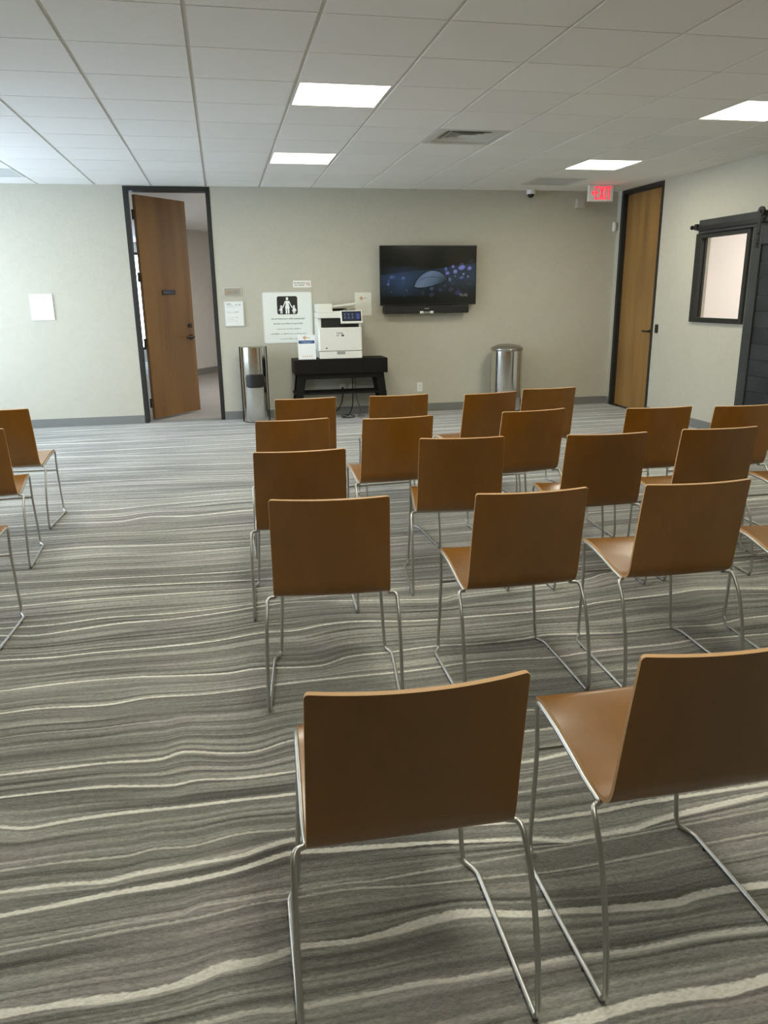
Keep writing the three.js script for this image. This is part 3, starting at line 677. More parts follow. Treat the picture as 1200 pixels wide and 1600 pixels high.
// ---------------------------------------------------------------- television and sound bar
{
  const x0 = 1.945, x1 = 3.19, y0 = 1.35, y1 = 2.06, w = x1 - x0, h = y1 - y0;
  const o = thing('television', 'wall mounted black television showing water drops on a leaf', 'television', [(x0 + x1) / 2, (y0 + y1) / 2, ZB]);
  obj('wall_bracket', bx(-0.25, 0.25, -0.2, 0.2, 0.001, 0.05), M.black, o);
  obj('housing', [bx(-w / 2, w / 2, -h / 2, h / 2, 0.072, 0.094, 0.005), bx(-w * 0.36, w * 0.36, -h * 0.36, h * 0.3, 0.05, 0.074, 0.01)], M.black, o);
  const tex = canvasTex(1024, 580, (g, W, Hh) => {
    let q = g.createLinearGradient(0, 0, W, 0);
    q.addColorStop(0, '#15150f'); q.addColorStop(0.2, '#12140f'); q.addColorStop(0.36, '#1d1c14'); q.addColorStop(0.5, '#1a1a13'); q.addColorStop(0.53, '#11130e'); q.addColorStop(0.66, '#12130e'); q.addColorStop(0.7, '#1e1d15'); q.addColorStop(1, '#171710');
    g.fillStyle = q; g.fillRect(0, 0, W, Hh);
    // leaf
    g.beginPath(); g.moveTo(0, 285); g.bezierCurveTo(200, 262, 380, 240, 520, 232); g.bezierCurveTo(700, 215, 880, 180, W, 168); g.lineTo(W, Hh); g.lineTo(0, Hh); g.closePath();
    q = g.createLinearGradient(0, 210, 0, 540); q.addColorStop(0, '#2a3a4c'); q.addColorStop(0.35, '#2c3c4d'); q.addColorStop(0.65, '#1a2428'); q.addColorStop(1, '#0d110f');
    g.fillStyle = q; g.fill();
    q = g.createRadialGradient(230, 350, 20, 230, 350, 330); q.addColorStop(0, 'rgba(62,84,120,0.75)'); q.addColorStop(1, 'rgba(40,55,75,0)');
    g.fillStyle = q; g.fillRect(0, 200, W, 300);
    // speckle
    let s = 5; const rn = () => (s = (s * 16807) % 2147483647) / 2147483647;
    for (let i = 0; i < 500; i++) { const x = rn() * W, y = 290 + rn() * 230; g.fillStyle = `rgba(${90 + rn() * 60},${110 + rn() * 60},${150 + rn() * 60},${0.06 + rn() * 0.14})`; g.beginPath(); g.ellipse(x, y, 2 + rn() * 7, 1 + rn() * 4, 0, 0, 7); g.fill(); }
    const drop = (x, y, a, b, c, al) => { g.save(); g.translate(x, y); g.rotate(-0.25); const k = g.createRadialGradient(0, -b * 0.3, 1, 0, 0, a); k.addColorStop(0, `rgba(${c},${al})`); k.addColorStop(0.75, `rgba(${c},${al * 0.8})`); k.addColorStop(1, `rgba(${c},0)`); g.fillStyle = k; g.scale(1, b / a); g.beginPath(); g.arc(0, 0, a, 0, 7); g.fill(); g.restore(); };
    const V = '150,150,240', Bl = '110,130,190';
    for (const d of [[870, 215, 44, 26, V, 0.95], [955, 222, 28, 22, V, 0.9], [775, 205, 20, 20, V, 0.8], [800, 255, 26, 24, '165,165,235', 0.85], [715, 270, 26, 18, V, 0.85], [698, 232, 18, 26, Bl, 0.8], [690, 300, 18, 14, V, 0.7], [870, 316, 26, 16, Bl, 0.8], [890, 280, 13, 11, '190,190,240', 0.9], [740, 335, 20, 24, '150,170,200', 0.6], [800, 300, 8, 8, '190,200,220', 0.8], [940, 306, 12, 10, '180,190,230', 0.8], [970, 150, 40, 24, '70,60,70', 0.7], [870, 180, 24, 16, Bl, 0.5],
      [240, 316, 20, 18, Bl, 0.75], [120, 306, 34, 20, Bl, 0.6], [80, 378, 14, 16, '140,150,230', 0.75], [85, 345, 18, 18, Bl, 0.4], [545, 425, 26, 20, Bl, 0.5], [545, 490, 34, 26, '80,85,140', 0.6], [640, 440, 30, 24, '80,85,130', 0.5], [755, 435, 34, 24, '95,80,120', 0.55], [830, 470, 40, 30, '75,80,150', 0.6], [690, 395, 26, 20, '90,95,130', 0.4], [770, 370, 34, 22, '70,85,95', 0.5], [450, 470, 22, 22, '70,85,120', 0.5], [110, 452, 8, 7, '150,170,120', 0.7], [275, 440, 8, 8, '150,170,170', 0.7], [35, 430, 22, 20, '70,60,70', 0.6], [250, 500, 16, 20, '70,85,120', 0.5], [960, 380, 40, 24, '60,75,85', 0.5]]) drop(...d);
    // the large drop
    g.beginPath(); g.moveTo(352, 405); g.bezierCurveTo(370, 320, 450, 250, 540, 240); g.bezierCurveTo(620, 236, 690, 270, 725, 340); g.bezierCurveTo(640, 375, 560, 402, 470, 414); g.bezierCurveTo(420, 420, 370, 418, 352, 405); g.closePath();
    q = g.createLinearGradient(420, 240, 620, 420); q.addColorStop(0, '#5a6a84'); q.addColorStop(0.35, '#74869f'); q.addColorStop(0.7, '#5d7184'); q.addColorStop(1, '#2f4048');
    g.fillStyle = q; g.fill(); g.lineWidth = 9; g.strokeStyle = '#0f1b1b'; g.stroke();
    g.lineWidth = 6; g.strokeStyle = 'rgba(40,56,86,0.7)'; g.beginPath(); g.moveTo(430, 335); g.bezierCurveTo(490, 300, 560, 300, 640, 318); g.stroke();
    g.lineWidth = 4; g.strokeStyle = 'rgba(130,155,205,0.5)'; g.beginPath(); g.moveTo(440, 315); g.bezierCurveTo(500, 270, 570, 262, 620, 275); g.stroke();
    q = g.createLinearGradient(0, 470, 0, Hh); q.addColorStop(0, 'rgba(16,18,14,0)'); q.addColorStop(1, 'rgba(16,17,13,1)'); g.fillStyle = q; g.fillRect(0, 470, W, Hh - 470);
    g.fillStyle = '#a9adb2'; g.font = '40px sans-serif'; g.fillText('16:42', 842, 506);
  });
  const scr = obj('screen', face(w - 0.018, h - 0.022), new THREE.MeshPhysicalMaterial({ color: lin(0.006, 0.006, 0.006), roughness: 0.14, emissive: lin(1, 1, 1), emissiveMap: tex, emissiveIntensity: 0.42 }), o);
  scr.position.set(0, 0.002, 0.0945);
}
{
  const o = thing('sound_bar', 'long black sound bar mounted directly under the television', 'speaker', [(1.98 + 3.085) / 2, 1.297, ZB]);
  const w = 1.105;
  obj('body', bx(-w / 2, w / 2, -0.048, 0.048, 0.045, 0.135, 0.012), M.black, o);
  obj('wall_bracket', [bx(-0.36, -0.3, -0.03, 0.03, 0.001, 0.05), bx(0.3, 0.36, -0.03, 0.03, 0.001, 0.05)], M.black, o);
  obj('badge', bx(-0.03, 0.03, 0.005, 0.017, 0.134, 0.137, 0.001), M.steelDark, o);
  for (const s of [-1, 1]) obj('control_cap', bx(s * 0.065 - 0.024, s * 0.065 + 0.024, -0.05, -0.018, 0.115, 0.142, 0.009), new THREE.MeshPhysicalMaterial({ color: lin(0.85, 0.85, 0.82), roughness: 0.15, clearcoat: 1 }), o);
  obj('control_strip', bx(-0.04, 0.04, -0.05, -0.024, 0.118, 0.138, 0.006), M.steelDark, o);
}

// ---------------------------------------------------------------- console table with printer
{
  const z0 = ZB + 0.03, z1 = ZB + 0.42;
  const o = thing('console_table', 'black wooden console table with splayed legs and a lower shelf', 'table', [1.39, 0, (z0 + z1) / 2]);
  const hw = 0.573, hd = (z1 - z0) / 2;
  obj('top_box', bx(-hw, hw, 0.562, 0.738, -hd, hd, 0.004), M.espresso, o);
  obj('drawer_front', bx(-hw + 0.012, -0.27, 0.575, 0.715, hd - 0.003, hd + 0.004, 0.002), M.espresso, o);
  obj('drawer_front', bx(-0.264, 0.264, 0.575, 0.715, hd - 0.003, hd + 0.004, 0.002), M.espresso, o);
  obj('drawer_front', bx(0.27, hw - 0.012, 0.575, 0.715, hd - 0.003, hd + 0.004, 0.002), M.espresso, o);
  obj('apron', bx(-hw + 0.09, hw - 0.09, 0.505, 0.562, -hd + 0.03, hd - 0.02, 0.003), M.espresso, o);
  for (const s of [-1, 1]) for (const f of [1, -1]) {
    const sh = new THREE.Shape([[0.427, 0.56], [0.527, 0.56], [0.598, 0], [0.53, 0]].map(([a, b]) => new THREE.Vector2(s * a, b)));
    const g = new THREE.ExtrudeGeometry(sh, { depth: 0.045, bevelEnabled: true, bevelSize: 0.002, bevelThickness: 0.002, bevelSegments: 1 });
    g.translate(0, 0, f > 0 ? hd - 0.075 : -hd + 0.025);
    obj('leg', g, M.espresso, o);
  }
  obj('shelf', bx(-0.575, 0.56, 0.315, 0.337, -hd + 0.02, hd - 0.02, 0.003), M.espresso, o);
  const yT = 0.738, zp = z1 - 0.012;
  // printer
  const p = thing('printer', 'white multifunction office printer with tilted touch screen on the black table', 'printer', [1.392, yT, zp]);
  const pw = 0.258, d = -0.36;
  obj('feet', [bx(-0.2, -0.16, 0, 0.008, d + 0.03, d + 0.07), bx(0.16, 0.2, 0, 0.008, d + 0.03, d + 0.07), bx(-0.2, -0.16, 0, 0.008, -0.07, -0.03), bx(0.16, 0.2, 0, 0.008, -0.07, -0.03)], M.black, p);
  const tray = obj('paper_tray', bx(-pw, pw, 0.006, 0.092, d, 0, 0.006), M.printer, p);
  obj('tray_grip', bx(-0.05, 0.05, 0.056, 0.089, -0.004, 0.002, 0.001), std(0.30, 0.30, 0.28, 0.6), tray);
  const body = obj('body', [bx(-pw - 0.012, -pw + 0.03, 0.096, 0.48, d, -0.04, 0.006), bx(-pw, pw, 0.096, 0.372, d, -0.006, 0.006), bx(-pw + 0.02, pw - 0.005, 0.37, 0.48, d, -0.22, 0.003), bx(pw - 0.03, pw, 0.37, 0.48, d, -0.04, 0.004)], M.printer, p);
  obj('front_cover', bx(-pw + 0.004, pw - 0.004, 0.1, 0.366, -0.012, 0.001, 0.004), M.printer, body);
  obj('output_slot', bx(-pw + 0.005, pw - 0.01, 0.372, 0.478, -0.23, -0.055, 0.002), M.blackGloss, p);
  const chin = new THREE.ExtrudeGeometry(new THREE.Shape([[-pw + 0.004, 0.48], [pw - 0.012, 0.48], [pw - 0.012, 0.368], [-pw + 0.035, 0.368], [-pw + 0.004, 0.405]].map((a) => new THREE.Vector2(...a))), { depth: 0.012, bevelEnabled: false });
  chin.translate(0, 0, -0.056); obj('output_bezel', chin, M.black, p);
  const scan = obj('scanner_unit', [bx(-pw - 0.012, pw - 0.005, 0.482, 0.545, d, -0.01, 0.008), bx(-pw - 0.008, -0.085, 0.545, 0.648, d, -0.03, 0.012)], M.printer, p);
  obj('feeder_slot', bx(-0.086, 0.10, 0.563, 0.592, d + 0.06, -0.09, 0.003), M.blackGloss, scan);
  const lid = bx(-0.09, 0.2, -0.010, 0.010, -0.24, 0, 0.005); lid.rotateZ(0.10); lid.translate(0.01, 0.625, -0.06); obj('feeder_tray', lid, M.printer, scan);
  obj('feeder_base', bx(-0.088, 0.215, 0.543, 0.562, d + 0.04, -0.05, 0.004), M.printer, scan);
  const sheet = bx(0.0, 0.16, -0.001, 0.001, -0.2, -0.02); sheet.rotateZ(0.25); sheet.translate(0.05, 0.572, -0.04); obj('paper_guide', sheet, M.white, scan);
  const tp = new THREE.Group(); tp.name = 'control_panel'; tp.position.set(0.135, 0.495, 0.012); tp.rotation.x = -0.28; p.add(tp);
  obj('panel_case', bx(-0.132, 0.132, -0.078, 0.078, -0.03, 0, 0.008), M.white, tp);
  const scr = obj('touch_screen', face(0.232, 0.118), new THREE.MeshStandardMaterial({ color: lin(0.01, 0.01, 0.012), roughness: 0.2, emissive: lin(1, 1, 1), emissiveIntensity: 0.5, emissiveMap: canvasTex(256, 132, (g, W, h) => {
    g.fillStyle = '#0b0d12'; g.fillRect(0, 0, W, h); g.fillStyle = '#2b3346'; g.fillRect(14, 12, 228, 106); g.fillStyle = '#4a5a9a'; g.fillRect(192, 28, 44, 76);
    g.fillStyle = '#a7b3c6'; for (const [x, y] of [[40, 36], [90, 36], [140, 36], [40, 78], [90, 78], [140, 78]]) { g.beginPath(); g.arc(x, y, 7, 0, 7); g.fill(); g.fillRect(x - 12, y + 14, 24, 3); }
  }) }), tp);
  scr.position.set(0, 0.006, 0.0008);
  const logo = obj('badge', face(0.14, 0.07), new THREE.MeshStandardMaterial({ roughness: 0.5, map: canvasTex(256, 128, (g, W, h) => {
    g.fillStyle = '#e8e8e1'; g.fillRect(0, 0, W, h); g.fillStyle = '#3b3d38'; g.font = 'bold 62px serif'; g.fillText('Lens', 44, 62); g.font = 'bold 40px sans-serif'; g.fillText('MF', 44, 108); g.fillRect(150, 76, 60, 36);
  }) }), body);
  logo.position.set(-0.005, 0.295, 0.0016);
  obj('power_button', cyl(0.009, 0.006, -0.175, 0.132, 0.002, 'z'), M.black, body);
  obj('model_mark', bx(0.14, 0.185, 0.128, 0.134, 0.0005, 0.0016), M.grille, body);
  // acrylic sign holder
  const s = thing('tabletop_sign', 'small upright white sign with blue band in clear holder on table', 'sign', [0.985, yT, zp - 0.06]);
  obj('holder_base', bx(-0.105, 0.105, 0, 0.004, -0.05, 0.03, 0.001), new THREE.MeshPhysicalMaterial({ color: lin(0.9, 0.92, 0.92), roughness: 0.05, transmission: 0.8, thickness: 0 }), s);
  const card = new THREE.Group(); card.name = 'sign_card'; card.rotation.x = -0.12; card.position.set(0, 0.004, 0); s.add(card);
  obj('card_board', bx(-0.107, 0.107, 0, 0.288, -0.003, 0.003), M.white, card);
  const f = obj('card_print', face(0.212, 0.286), new THREE.MeshStandardMaterial({ roughness: 0.35, map: canvasTex(256, 344, (g, W, h) => {
    g.fillStyle = '#f0f3f2'; g.fillRect(0, 0, W, h);
    cross(g, 104, 38, 30); g.fillStyle = '#b9bcb8'; g.fillRect(136, 34, 44, 12);
    g.fillStyle = '#27497f'; g.fillRect(12, 78, 232, 44); g.fillStyle = '#9fb3d2'; for (let i = 0; i < 9; i++) g.fillRect(44 + i * 19, 92, 14, 8); for (let i = 0; i < 6; i++) g.fillRect(74 + i * 19, 106, 14, 7);
    g.fillStyle = '#c9b68f'; for (let i = 0; i < 5; i++) g.fillRect(62 + i * 32, 292, 12, 22);
  }) }), card);
  f.position.set(0, 0.144, 0.0034);
}
function cross(g, x, y, r) {   // small orange cross emblem
  g.strokeStyle = '#d0935c'; g.lineWidth = r * 0.28;
  g.beginPath(); g.moveTo(x, y - r); g.lineTo(x, y + r); g.moveTo(x - r, y); g.lineTo(x + r, y); g.stroke();
  g.lineWidth = r * 0.16; g.strokeStyle = '#b3744a';
  for (const [a, b] of [[1, 1], [-1, 1], [1, -1], [-1, -1]]) { g.beginPath(); g.moveTo(x + a * r * 0.3, y + b * r * 0.8); g.lineTo(x + a * r * 0.3, y + b * r * 0.3); g.lineTo(x + a * r * 0.8, y + b * r * 0.3); g.stroke(); }
}

// ---------------------------------------------------------------- signs and papers on the back wall
function wallPrint(name, label, category, x0, x1, y0, y1, t, tex, opt = {}) {
  const o = thing(name, label, category, [(x0 + x1) / 2, (y0 + y1) / 2, ZB + 0.0005]);
  const w = x1 - x0, h = y1 - y0;
  obj(opt.board || 'board', opt.r ? plate(w, h, opt.r, t) : bx(-w / 2, w / 2, -h / 2, h / 2, 0, t), opt.mat || M.white, o);
  const m = opt.margin ?? 0.003;
  const f = obj('print', face(w - 2 * m, h - 2 * m), new THREE.MeshStandardMaterial({ map: tex, roughness: opt.rough ?? 0.5 }), o);
  f.position.z = t + 0.0008;
  return o;
}
function scribble(g, x, y, w, n, col, lw) {   // a line of cursive script too small to read
  g.strokeStyle = col; g.lineWidth = lw; let s = Math.floor(x * 13 + y * 7) + 3; const r = () => (s = (s * 16807) % 2147483647) / 2147483647;
  g.beginPath(); g.moveTo(x, y);
  for (let i = 0; i < n; i++) { const a = x + w * i / n, st = w / n; if (r() < 0.18) { g.moveTo(a + st, y); continue; } g.bezierCurveTo(a + st * 0.2, y - 22 * r(), a + st * 0.7, y + 12 * r(), a + st, y - 5 * r()); if (r() < 0.3) { g.moveTo(a + st * 0.5, y - 22); g.lineTo(a + st * 0.5 + 2, y - 2); } }
  g.stroke();
}
wallPrint('notice_board_sign', 'large white sign with family pictogram above a steel bin', 'sign', 0.5, 1.105, 0.922, 1.529, 0.006, canvasTex(1024, 1024, (g, W, h) => {
  g.fillStyle = '#eef2ea'; g.fillRect(0, 0, W, h);
  const x = 288, y = 66, s = 440; g.fillStyle = '#2d2e2c'; g.beginPath(); g.roundRect ? g.roundRect(x, y, s, 376, 42) : g.rect(x, y, s, 376); g.fill();
  g.fillStyle = '#f4f6f1'; g.strokeStyle = '#f4f6f1'; g.lineCap = 'round'; g.lineJoin = 'round';
  const cx = 508; g.beginPath(); g.ellipse(cx, 118, 27, 34, 0, 0, 7); g.fill();
  g.beginPath(); g.moveTo(cx - 40, 162); g.lineTo(cx + 40, 162); g.lineTo(cx + 34, 230); g.lineTo(cx + 52, 320); g.lineTo(cx - 52, 320); g.lineTo(cx - 34, 230); g.closePath(); g.fill();
  g.lineWidth = 34; g.beginPath(); g.moveTo(cx - 22, 310); g.lineTo(cx - 24, 416); g.moveTo(cx + 22, 310); g.lineTo(cx + 24, 416); g.stroke();
  g.lineWidth = 20; g.beginPath(); g.moveTo(cx - 40, 172); g.lineTo(cx - 72, 250); g.lineTo(cx - 104, 300); g.moveTo(cx + 40, 172); g.lineTo(cx + 72, 250); g.lineTo(cx + 104, 300); g.stroke();
  for (const [c, girl] of [[cx - 132, false], [cx + 142, true]]) {
    g.beginPath(); g.arc(c, 276, 22, 0, 7); g.fill();
    g.beginPath(); if (girl) { g.moveTo(c - 18, 302); g.lineTo(c + 18, 302); g.lineTo(c + 44, 382); g.lineTo(c - 44, 382); } else { g.moveTo(c - 24, 302); g.lineTo(c + 24, 302); g.lineTo(c + 24, 370); g.lineTo(c - 24, 370); } g.closePath(); g.fill();
    g.lineWidth = 18; g.beginPath(); g.moveTo(c - 12, 360); g.lineTo(c - 13, 420); g.moveTo(c + 12, 360); g.lineTo(c + 13, 420); g.stroke();
    g.lineWidth = 13; const k = girl ? 1 : -1; g.beginPath(); g.moveTo(c + k * 16, 308); g.lineTo(c + k * 46, 362); g.moveTo(c - k * 16, 306); g.lineTo(c - k * 36, 296); g.stroke();
  }
  g.fillStyle = '#4a504b'; g.textAlign = 'center'; g.font = 'italic bold 42px sans-serif'; g.fillText('Do not leave your child unattended', cx, 548);
  g.font = 'italic bold 38px sans-serif'; g.fillText('No deje a sus niños sin supervisión', cx, 648);
  scribble(g, 240, 752, 560, 34, '#6d736d', 6); scribble(g, 110, 856, 790, 44, '#6d736d', 7); scribble(g, 300, 962, 520, 30, '#6d736d', 6);
}), { r: 0.03, margin: 0.012, rough: 0.35 });
wallPrint('no_smoking_sign', 'narrow white no smoking sign above the large pictogram sign', 'sign', 0.881, 1.106, 1.58, 1.662, 0.003, canvasTex(512, 188, (g, W, h) => {
  g.fillStyle = '#f0efe6'; g.fillRect(0, 0, W, h); g.fillStyle = '#23241f'; g.font = 'bold 50px sans-serif'; g.fillText('NO SMOKING', 14, 82); g.fillText('NO VAPING', 40, 146);
  g.strokeStyle = '#b8706c'; g.lineWidth = 10; g.beginPath(); g.arc(430, 96, 54, 0, 7); g.stroke(); g.beginPath(); g.moveTo(392, 58); g.lineTo(468, 134); g.stroke(); g.fillStyle = '#55534e'; g.fillRect(392, 90, 76, 12);
}), { r: 0.008, margin: 0.004 });
const noticeTex = (kind) => canvasTex(256, 320, (g, W, h) => {
  g.fillStyle = '#eef0ec'; g.fillRect(0, 0, W, h);
  const bar = (x, y, w, t, c) => { g.fillStyle = c; g.fillRect(x, y, w, t); };
  if (kind === 'license') { bar(24, 24, 66, 10, '#8f9490'); bar(24, 44, 90, 5, '#b4b8b4'); bar(150, 30, 28, 22, '#c9ccd0'); bar(192, 28, 34, 24, '#c4c8cb'); for (const y of [62, 68, 130, 140, 146, 206, 222, 240, 262]) bar(24, y, 60 + (y * 37) % 130, 3, '#c1c6c2'); bar(140, 134, 60, 6, '#a9aeaa'); bar(150, 212, 16, 8, '#a9aeaa'); bar(150, 252, 16, 6, '#b4b8b4'); }
  else if (kind === 'logo') { g.fillStyle = '#e3e3d4'; g.fillRect(0, 0, W, h); cross(g, 100, 82, 30); bar(138, 70, 40, 12, '#a9a999'); for (let y = 150; y < 292; y += 17) bar(46, y, 120 + (y * 31) % 50, 3, '#c6c6b6'); }
  else { bar(20, 30, 210, 14, '#d9dde0'); bar(120, 32, 90, 8, '#c3c8cb'); bar(24, 64, 90, 150, '#e2e7ea'); bar(130, 64, 96, 150, '#e0e4e6'); bar(24, 240, 60, 12, '#c9cdd0'); bar(100, 242, 110, 10, '#cfd4d8'); for (let y = 74; y < 206; y += 14) bar(34, y, 180 - (y * 23) % 60, 3, '#d2d7da'); }
});
wallPrint('room_plaque', 'small grey metal room plaque beside the open door frame', 'plaque', 0.049, 0.256, 1.488, 1.587, 0.012, canvasTex(256, 124, (g, W, h) => {
  g.fillStyle = '#a39a8a'; g.fillRect(0, 0, W, h); cross(g, 44, 66, 26); g.fillStyle = '#8b7b6e'; g.fillRect(76, 58, 42, 16); g.fillStyle = '#84857a'; g.fillRect(132, 46, 76, 10); g.fillRect(138, 62, 66, 8); g.fillRect(144, 76, 58, 8);
}), { mat: M.grille, margin: 0.006, rough: 0.4 });
wallPrint('framed_notice', 'white printed notice in thin grey frame below the small plaque', 'notice', 0.04, 0.272, 1.136, 1.432, 0.014, noticeTex('license'), { mat: M.grille, margin: 0.009, board: 'holder' });
wallPrint('logo_notice', 'cream paper notice with an orange emblem behind the printer', 'notice', 1.642, 1.852, 1.235, 1.513, 0.002, noticeTex('logo'), { margin: 0, board: 'paper' });
wallPrint('wall_notice', 'white notice in clear holder alone on the wall beside the open door', 'notice', -2.143, -1.893, 1.249, 1.541, 0.012, noticeTex('plain'), { margin: 0.016, board: 'holder', mat: new THREE.MeshPhysicalMaterial({ color: lin(0.82, 0.83, 0.83), roughness: 0.12, clearcoat: 0.6 }) });

// ---------------------------------------------------------------- sockets and cables
function socket(x, y, label, plugged) {
  const o = thing('wall_socket', label, 'socket', [x, y, ZB + 0.0005], 0, 'white wall sockets');
  obj('cover_plate', bx(-0.037, 0.037, -0.06, 0.06, 0, 0.006, 0.002), M.white, o);
  for (const s of [-1, 1]) { const k = obj('outlet', bx(-0.017, 0.017, s * 0.021 - 0.014, s * 0.021 + 0.014, 0.005, 0.0085, 0.002), M.printer, o); obj('slot', [bx(-0.008, -0.006, s * 0.021 - 0.005, s * 0.021 + 0.006, 0.0075, 0.0088), bx(0.006, 0.008, s * 0.021 - 0.005, s * 0.021 + 0.006, 0.0075, 0.0088)], M.black, k); }
  return o;
}
socket(2.474, 0.318, 'white wall socket alone on the wall below the television');
socket(1.455, 0.336, 'white wall socket with a black plug under the console table');
socket(1.578, 0.331, 'white wall socket behind hanging cables under the console table');
function cable(name, label, pts, r, m, plug, pd = 0.036) {
  const c = new THREE.CatmullRomCurve3(pts.map(v3), false, 'centripetal').getPoints(pts.length * 9);
  const o = thing(name, label, 'cable', [0, 0, 0], 0, 'power cables under the table');
  obj('cord', sweep(c, r, 8), m, o);
  if (plug) obj('plug', bx(plug[0] - 0.016, plug[0] + 0.016, plug[1] - 0.016, plug[1] + 0.016, plug[2] - 0.002, plug[2] + pd, 0.006), m, o);
}
const Z = ZB;
cable('power_cable', 'black cord plugged into socket and curving down to the floor', [[1.455, 0.32, Z + 0.018], [1.457, 0.28, Z + 0.018], [1.452, 0.22, Z + 0.018], [1.43, 0.14, Z + 0.018], [1.38, 0.065, Z + 0.018], [1.31, 0.022, Z + 0.018], [1.22, 0.009, Z + 0.02], [1.1, 0.009, Z + 0.02]], 0.006, M.cable, [1.455, 0.336, Z + 0.011], 0.018);
cable('power_cable', 'black cord hanging from printer down to a coil on the floor', [[1.585, 0.50, Z + 0.015], [1.585, 0.40, Z + 0.018], [1.583, 0.25, Z + 0.03], [1.57, 0.12, Z + 0.06], [1.53, 0.05, Z + 0.13], [1.49, 0.02, Z + 0.2], [1.43, 0.012, Z + 0.26], [1.40, 0.012, Z + 0.31], [1.46, 0.012, Z + 0.35], [1.54, 0.012, Z + 0.32], [1.56, 0.016, Z + 0.24], [1.50, 0.028, Z + 0.2], [1.42, 0.028, Z + 0.22], [1.395, 0.02, Z + 0.29]], 0.0062, M.cable);
cable('power_cable', 'grey cord hanging down beside the black one under the table', [[1.62, 0.50, Z + 0.015], [1.62, 0.38, Z + 0.018], [1.622, 0.28, Z + 0.03], [1.65, 0.15, Z + 0.05], [1.665, 0.07, Z + 0.1], [1.64, 0.03, Z + 0.17], [1.608, 0.012, Z + 0.26], [1.63, 0.012, Z + 0.33], [1.67, 0.012, Z + 0.3], [1.675, 0.012, Z + 0.22], [1.635, 0.02, Z + 0.2], [1.612, 0.02, Z + 0.28]], 0.005, M.greyCable);

// ---------------------------------------------------------------- steel wipes stand and steel bin
{
  const o = thing('wipes_stand', 'tall half round stainless steel wipes stand with black oval opening', 'dispenser', [0.345, 0, ZB + 0.23]);
  const r = 0.153, hh = 0.9;
  const half = (rr, y0, y1, z) => {   // curved front with flat back
    const s = new THREE.Shape(); s.moveTo(-rr, -0.1); s.lineTo(-rr, 0); s.absarc(0, 0, rr, Math.PI, 0, true); s.lineTo(rr, -0.1); s.closePath();
    const g = new THREE.ExtrudeGeometry(s, { depth: y1 - y0, bevelEnabled: false, curveSegments: 48 });
    g.rotateX(Math.PI / 2); g.scale(1, 1, 1); g.translate(0, y1, z); return g;
  };
  obj('body', half(r, 0.012, hh - 0.004, 0), M.steel, o);
  obj('base', half(r - 0.006, 0, 0.014, 0), M.black, o);
  obj('lid', half(r - 0.003, hh - 0.005, hh, 0), M.steelDark, o);
  obj('side_trim', [bx(-r - 0.012, -r + 0.002, 0.0, hh, -0.1, -0.008, 0.002), bx(r - 0.002, r + 0.012, 0.0, hh, -0.1, -0.008, 0.002)], M.blackGloss, o);
  // dark oval opening plate bent round the front
  const n = 28, m = 14, pos = [], uv = [], idx = [], W = 0.232, Hh = 0.168;
  for (let a = 0; a <= n; a++) for (let b = 0; b <= m; b++) {
    const u = a / n * 2 - 1, v = b / m * 2 - 1, e = Math.pow(1 - Math.pow(Math.abs(u), 5), 0.2);
    const ang = u * W / 2 / r * 1.05, y = v * Hh / 2 * e, rr = r + 0.004 - (Math.abs(v) > 0.98 || Math.abs(u) > 0.98 ? 0.005 : 0);
    pos.push(Math.sin(ang) * rr, 0.505 + y, Math.cos(ang) * rr); uv.push(u, v);
  }
  for (let a = 0; a < n; a++) for (let b = 0; b < m; b++) { const k = a * (m + 1) + b; idx.push(k, k + m + 1, k + 1, k + 1, k + m + 1, k + m + 2); }
  const g = new THREE.BufferGeometry(); g.setAttribute('position', new THREE.Float32BufferAttribute(pos, 3)); g.setAttribute('uv', new THREE.Float32BufferAttribute(uv, 2)); g.setIndex(idx); g.computeVertexNormals();
  obj('opening', g, M.black, o);
  obj('lock', cyl(0.008, 0.01, -r - 0.004, 0.5, -0.03, 'x'), M.chrome, o);
}
{
  const o = thing('trash_can', 'round stainless steel trash can with domed lid below the television', 'trash can', [3.57, 0, ZB + 0.25]);
  const P = (a) => new THREE.LatheGeometry(a.map(([x, y]) => new THREE.Vector2(x, y)), 56);
  obj('body', P([[0, 0.02], [0.198, 0.02], [0.2, 0.024], [0.2, 0.775], [0.196, 0.778]]), M.steel, o);
  obj('base', P([[0, 0], [0.19, 0], [0.192, 0.003], [0.192, 0.022], [0, 0.022]]), M.black, o);
  const lid = obj('lid', P([[0.196, 0.772], [0.204, 0.774], [0.205, 0.80], [0.203, 0.806], [0.17, 0.828], [0.12, 0.845], [0.06, 0.854], [0, 0.856]]), M.steelDark, o);
  obj('rim', new THREE.TorusGeometry(0.2035, 0.003, 8, 56).rotateX(Math.PI / 2).translate(0, 0.79, 0), M.steel, lid);
}

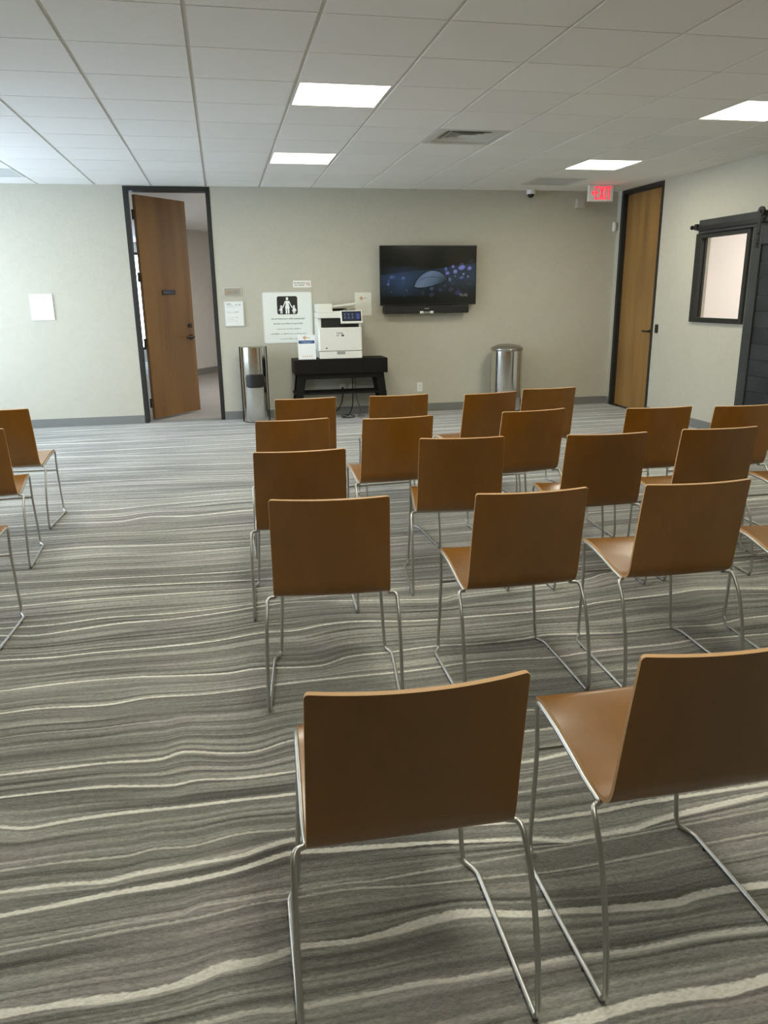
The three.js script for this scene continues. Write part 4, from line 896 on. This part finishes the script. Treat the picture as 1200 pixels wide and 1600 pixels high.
// ---------------------------------------------------------------- exit sign, sensors, camera, reader
{
  const o = thing('exit_sign', 'white exit sign with glowing red letters under the ceiling', 'exit sign', [4.56, H, ZB + 0.6], -0.0);
  const w = 0.315, h = 0.182;
  obj('canopy', bx(-0.07, 0.07, -0.008, -0.0005, -0.03, 0.03, 0.003), M.white, o);
  obj('housing', bx(-w / 2, w / 2, -h - 0.006, -0.006, -0.022, 0.022, 0.004), M.white, o);
  const red = new THREE.MeshStandardMaterial({ color: lin(0.8, 0.02, 0.05), emissive: lin(1, 0.035, 0.07), emissiveIntensity: 0.95, roughness: 0.4 });
  const bar = (pts) => { const g = new THREE.ExtrudeGeometry(new THREE.Shape(pts.map((p) => new THREE.Vector2(...p))), { depth: 0.002, bevelEnabled: false }); return g; };
  const y0 = -h + 0.014, y1 = -0.022, t = 0.019, ym = (y0 + y1) / 2, R = (a, b, c, d) => bar([[a, c], [b, c], [b, d], [a, d]]);
  const put = (name, gs) => { const m = obj(name, gs, red, o); m.position.z = 0.0222; return m; };
  put('letter_e', [R(-0.078, -0.078 + t, y0, y1), R(-0.078 + t, -0.03, y1 - t, y1), R(-0.078 + t, -0.036, ym - t / 2, ym + t / 2), R(-0.078 + t, -0.03, y0, y0 + t)]);
  put('letter_x', [bar([[-0.022, y0], [0.0, y0], [0.04, y1], [0.018, y1]]), bar([[0.018, y0], [0.04, y0], [0.0, y1], [-0.022, y1]])]);
  put('letter_i', [R(0.050, 0.050 + t, y0, y1)]);
  put('letter_t', [R(0.076, 0.132, y1 - t, y1), R(0.0945, 0.0945 + t, y0, y1 - t)]);
  put('arrow', [bar([[-0.128, ym], [-0.092, ym + 0.03], [-0.092, ym - 0.03]])]);
  const L = new THREE.RectAreaLight(new THREE.Color().setRGB(1, 0.04, 0.08), 0.5, 0.22, 0.12);
  L.position.set(0, -h / 2, 0.028); L.rotation.y = Math.PI; L.castShadow = true; o.add(L);
}
{
  const o = thing('dome_camera', 'small white dome camera on ceiling by the return grille', 'camera', [3.89, H, ZB + 0.07]);
  obj('mount', cyl(0.052, 0.05, 0, -0.026, 0, 'y', 0.056), M.white, o);
  const g = new THREE.SphereGeometry(0.044, 24, 12, 0, Math.PI * 2, Math.PI / 2, Math.PI / 2); g.translate(0, -0.05, 0);
  obj('dome', g, M.blackGloss, o);
}
{
  const o = thing('alarm_box', 'small beige alarm box on the wall near the exit sign', 'alarm', [4.585, 2.567, ZB + 0.0005]);
  obj('case', bx(-0.06, 0.06, -0.057, 0.057, 0, 0.035, 0.006), std(0.62, 0.59, 0.52, 0.5), o);
  obj('front_plate', bx(-0.048, 0.048, -0.045, 0.045, 0.033, 0.038, 0.003), std(0.62, 0.59, 0.52, 0.4), o);
}
{
  const o = thing('motion_sensor', 'white motion sensor in the corner beside the closed door', 'sensor', [5.075, 2.29, ZB + 0.025], 0.7);
  obj('case', bx(-0.03, 0.03, -0.055, 0.055, -0.018, 0.025, 0.012), M.white, o);
  obj('lens', bx(-0.02, 0.02, -0.03, 0.02, 0.022, 0.028, 0.004), M.printer, o);
}
{
  const o = thing('card_reader', 'small black card reader on the wall beside the closed door', 'card reader', [XR - 0.0005, 1.047, -8.515]);
  obj('case', bx(-0.02, 0, -0.05, 0.05, -0.024, 0.024, 0.005), M.black, o);
  obj('face_plate', bx(-0.0225, -0.019, -0.038, 0.038, -0.016, 0.016, 0.002), M.blackGloss, o);
}

renderer.render(scene, camera);
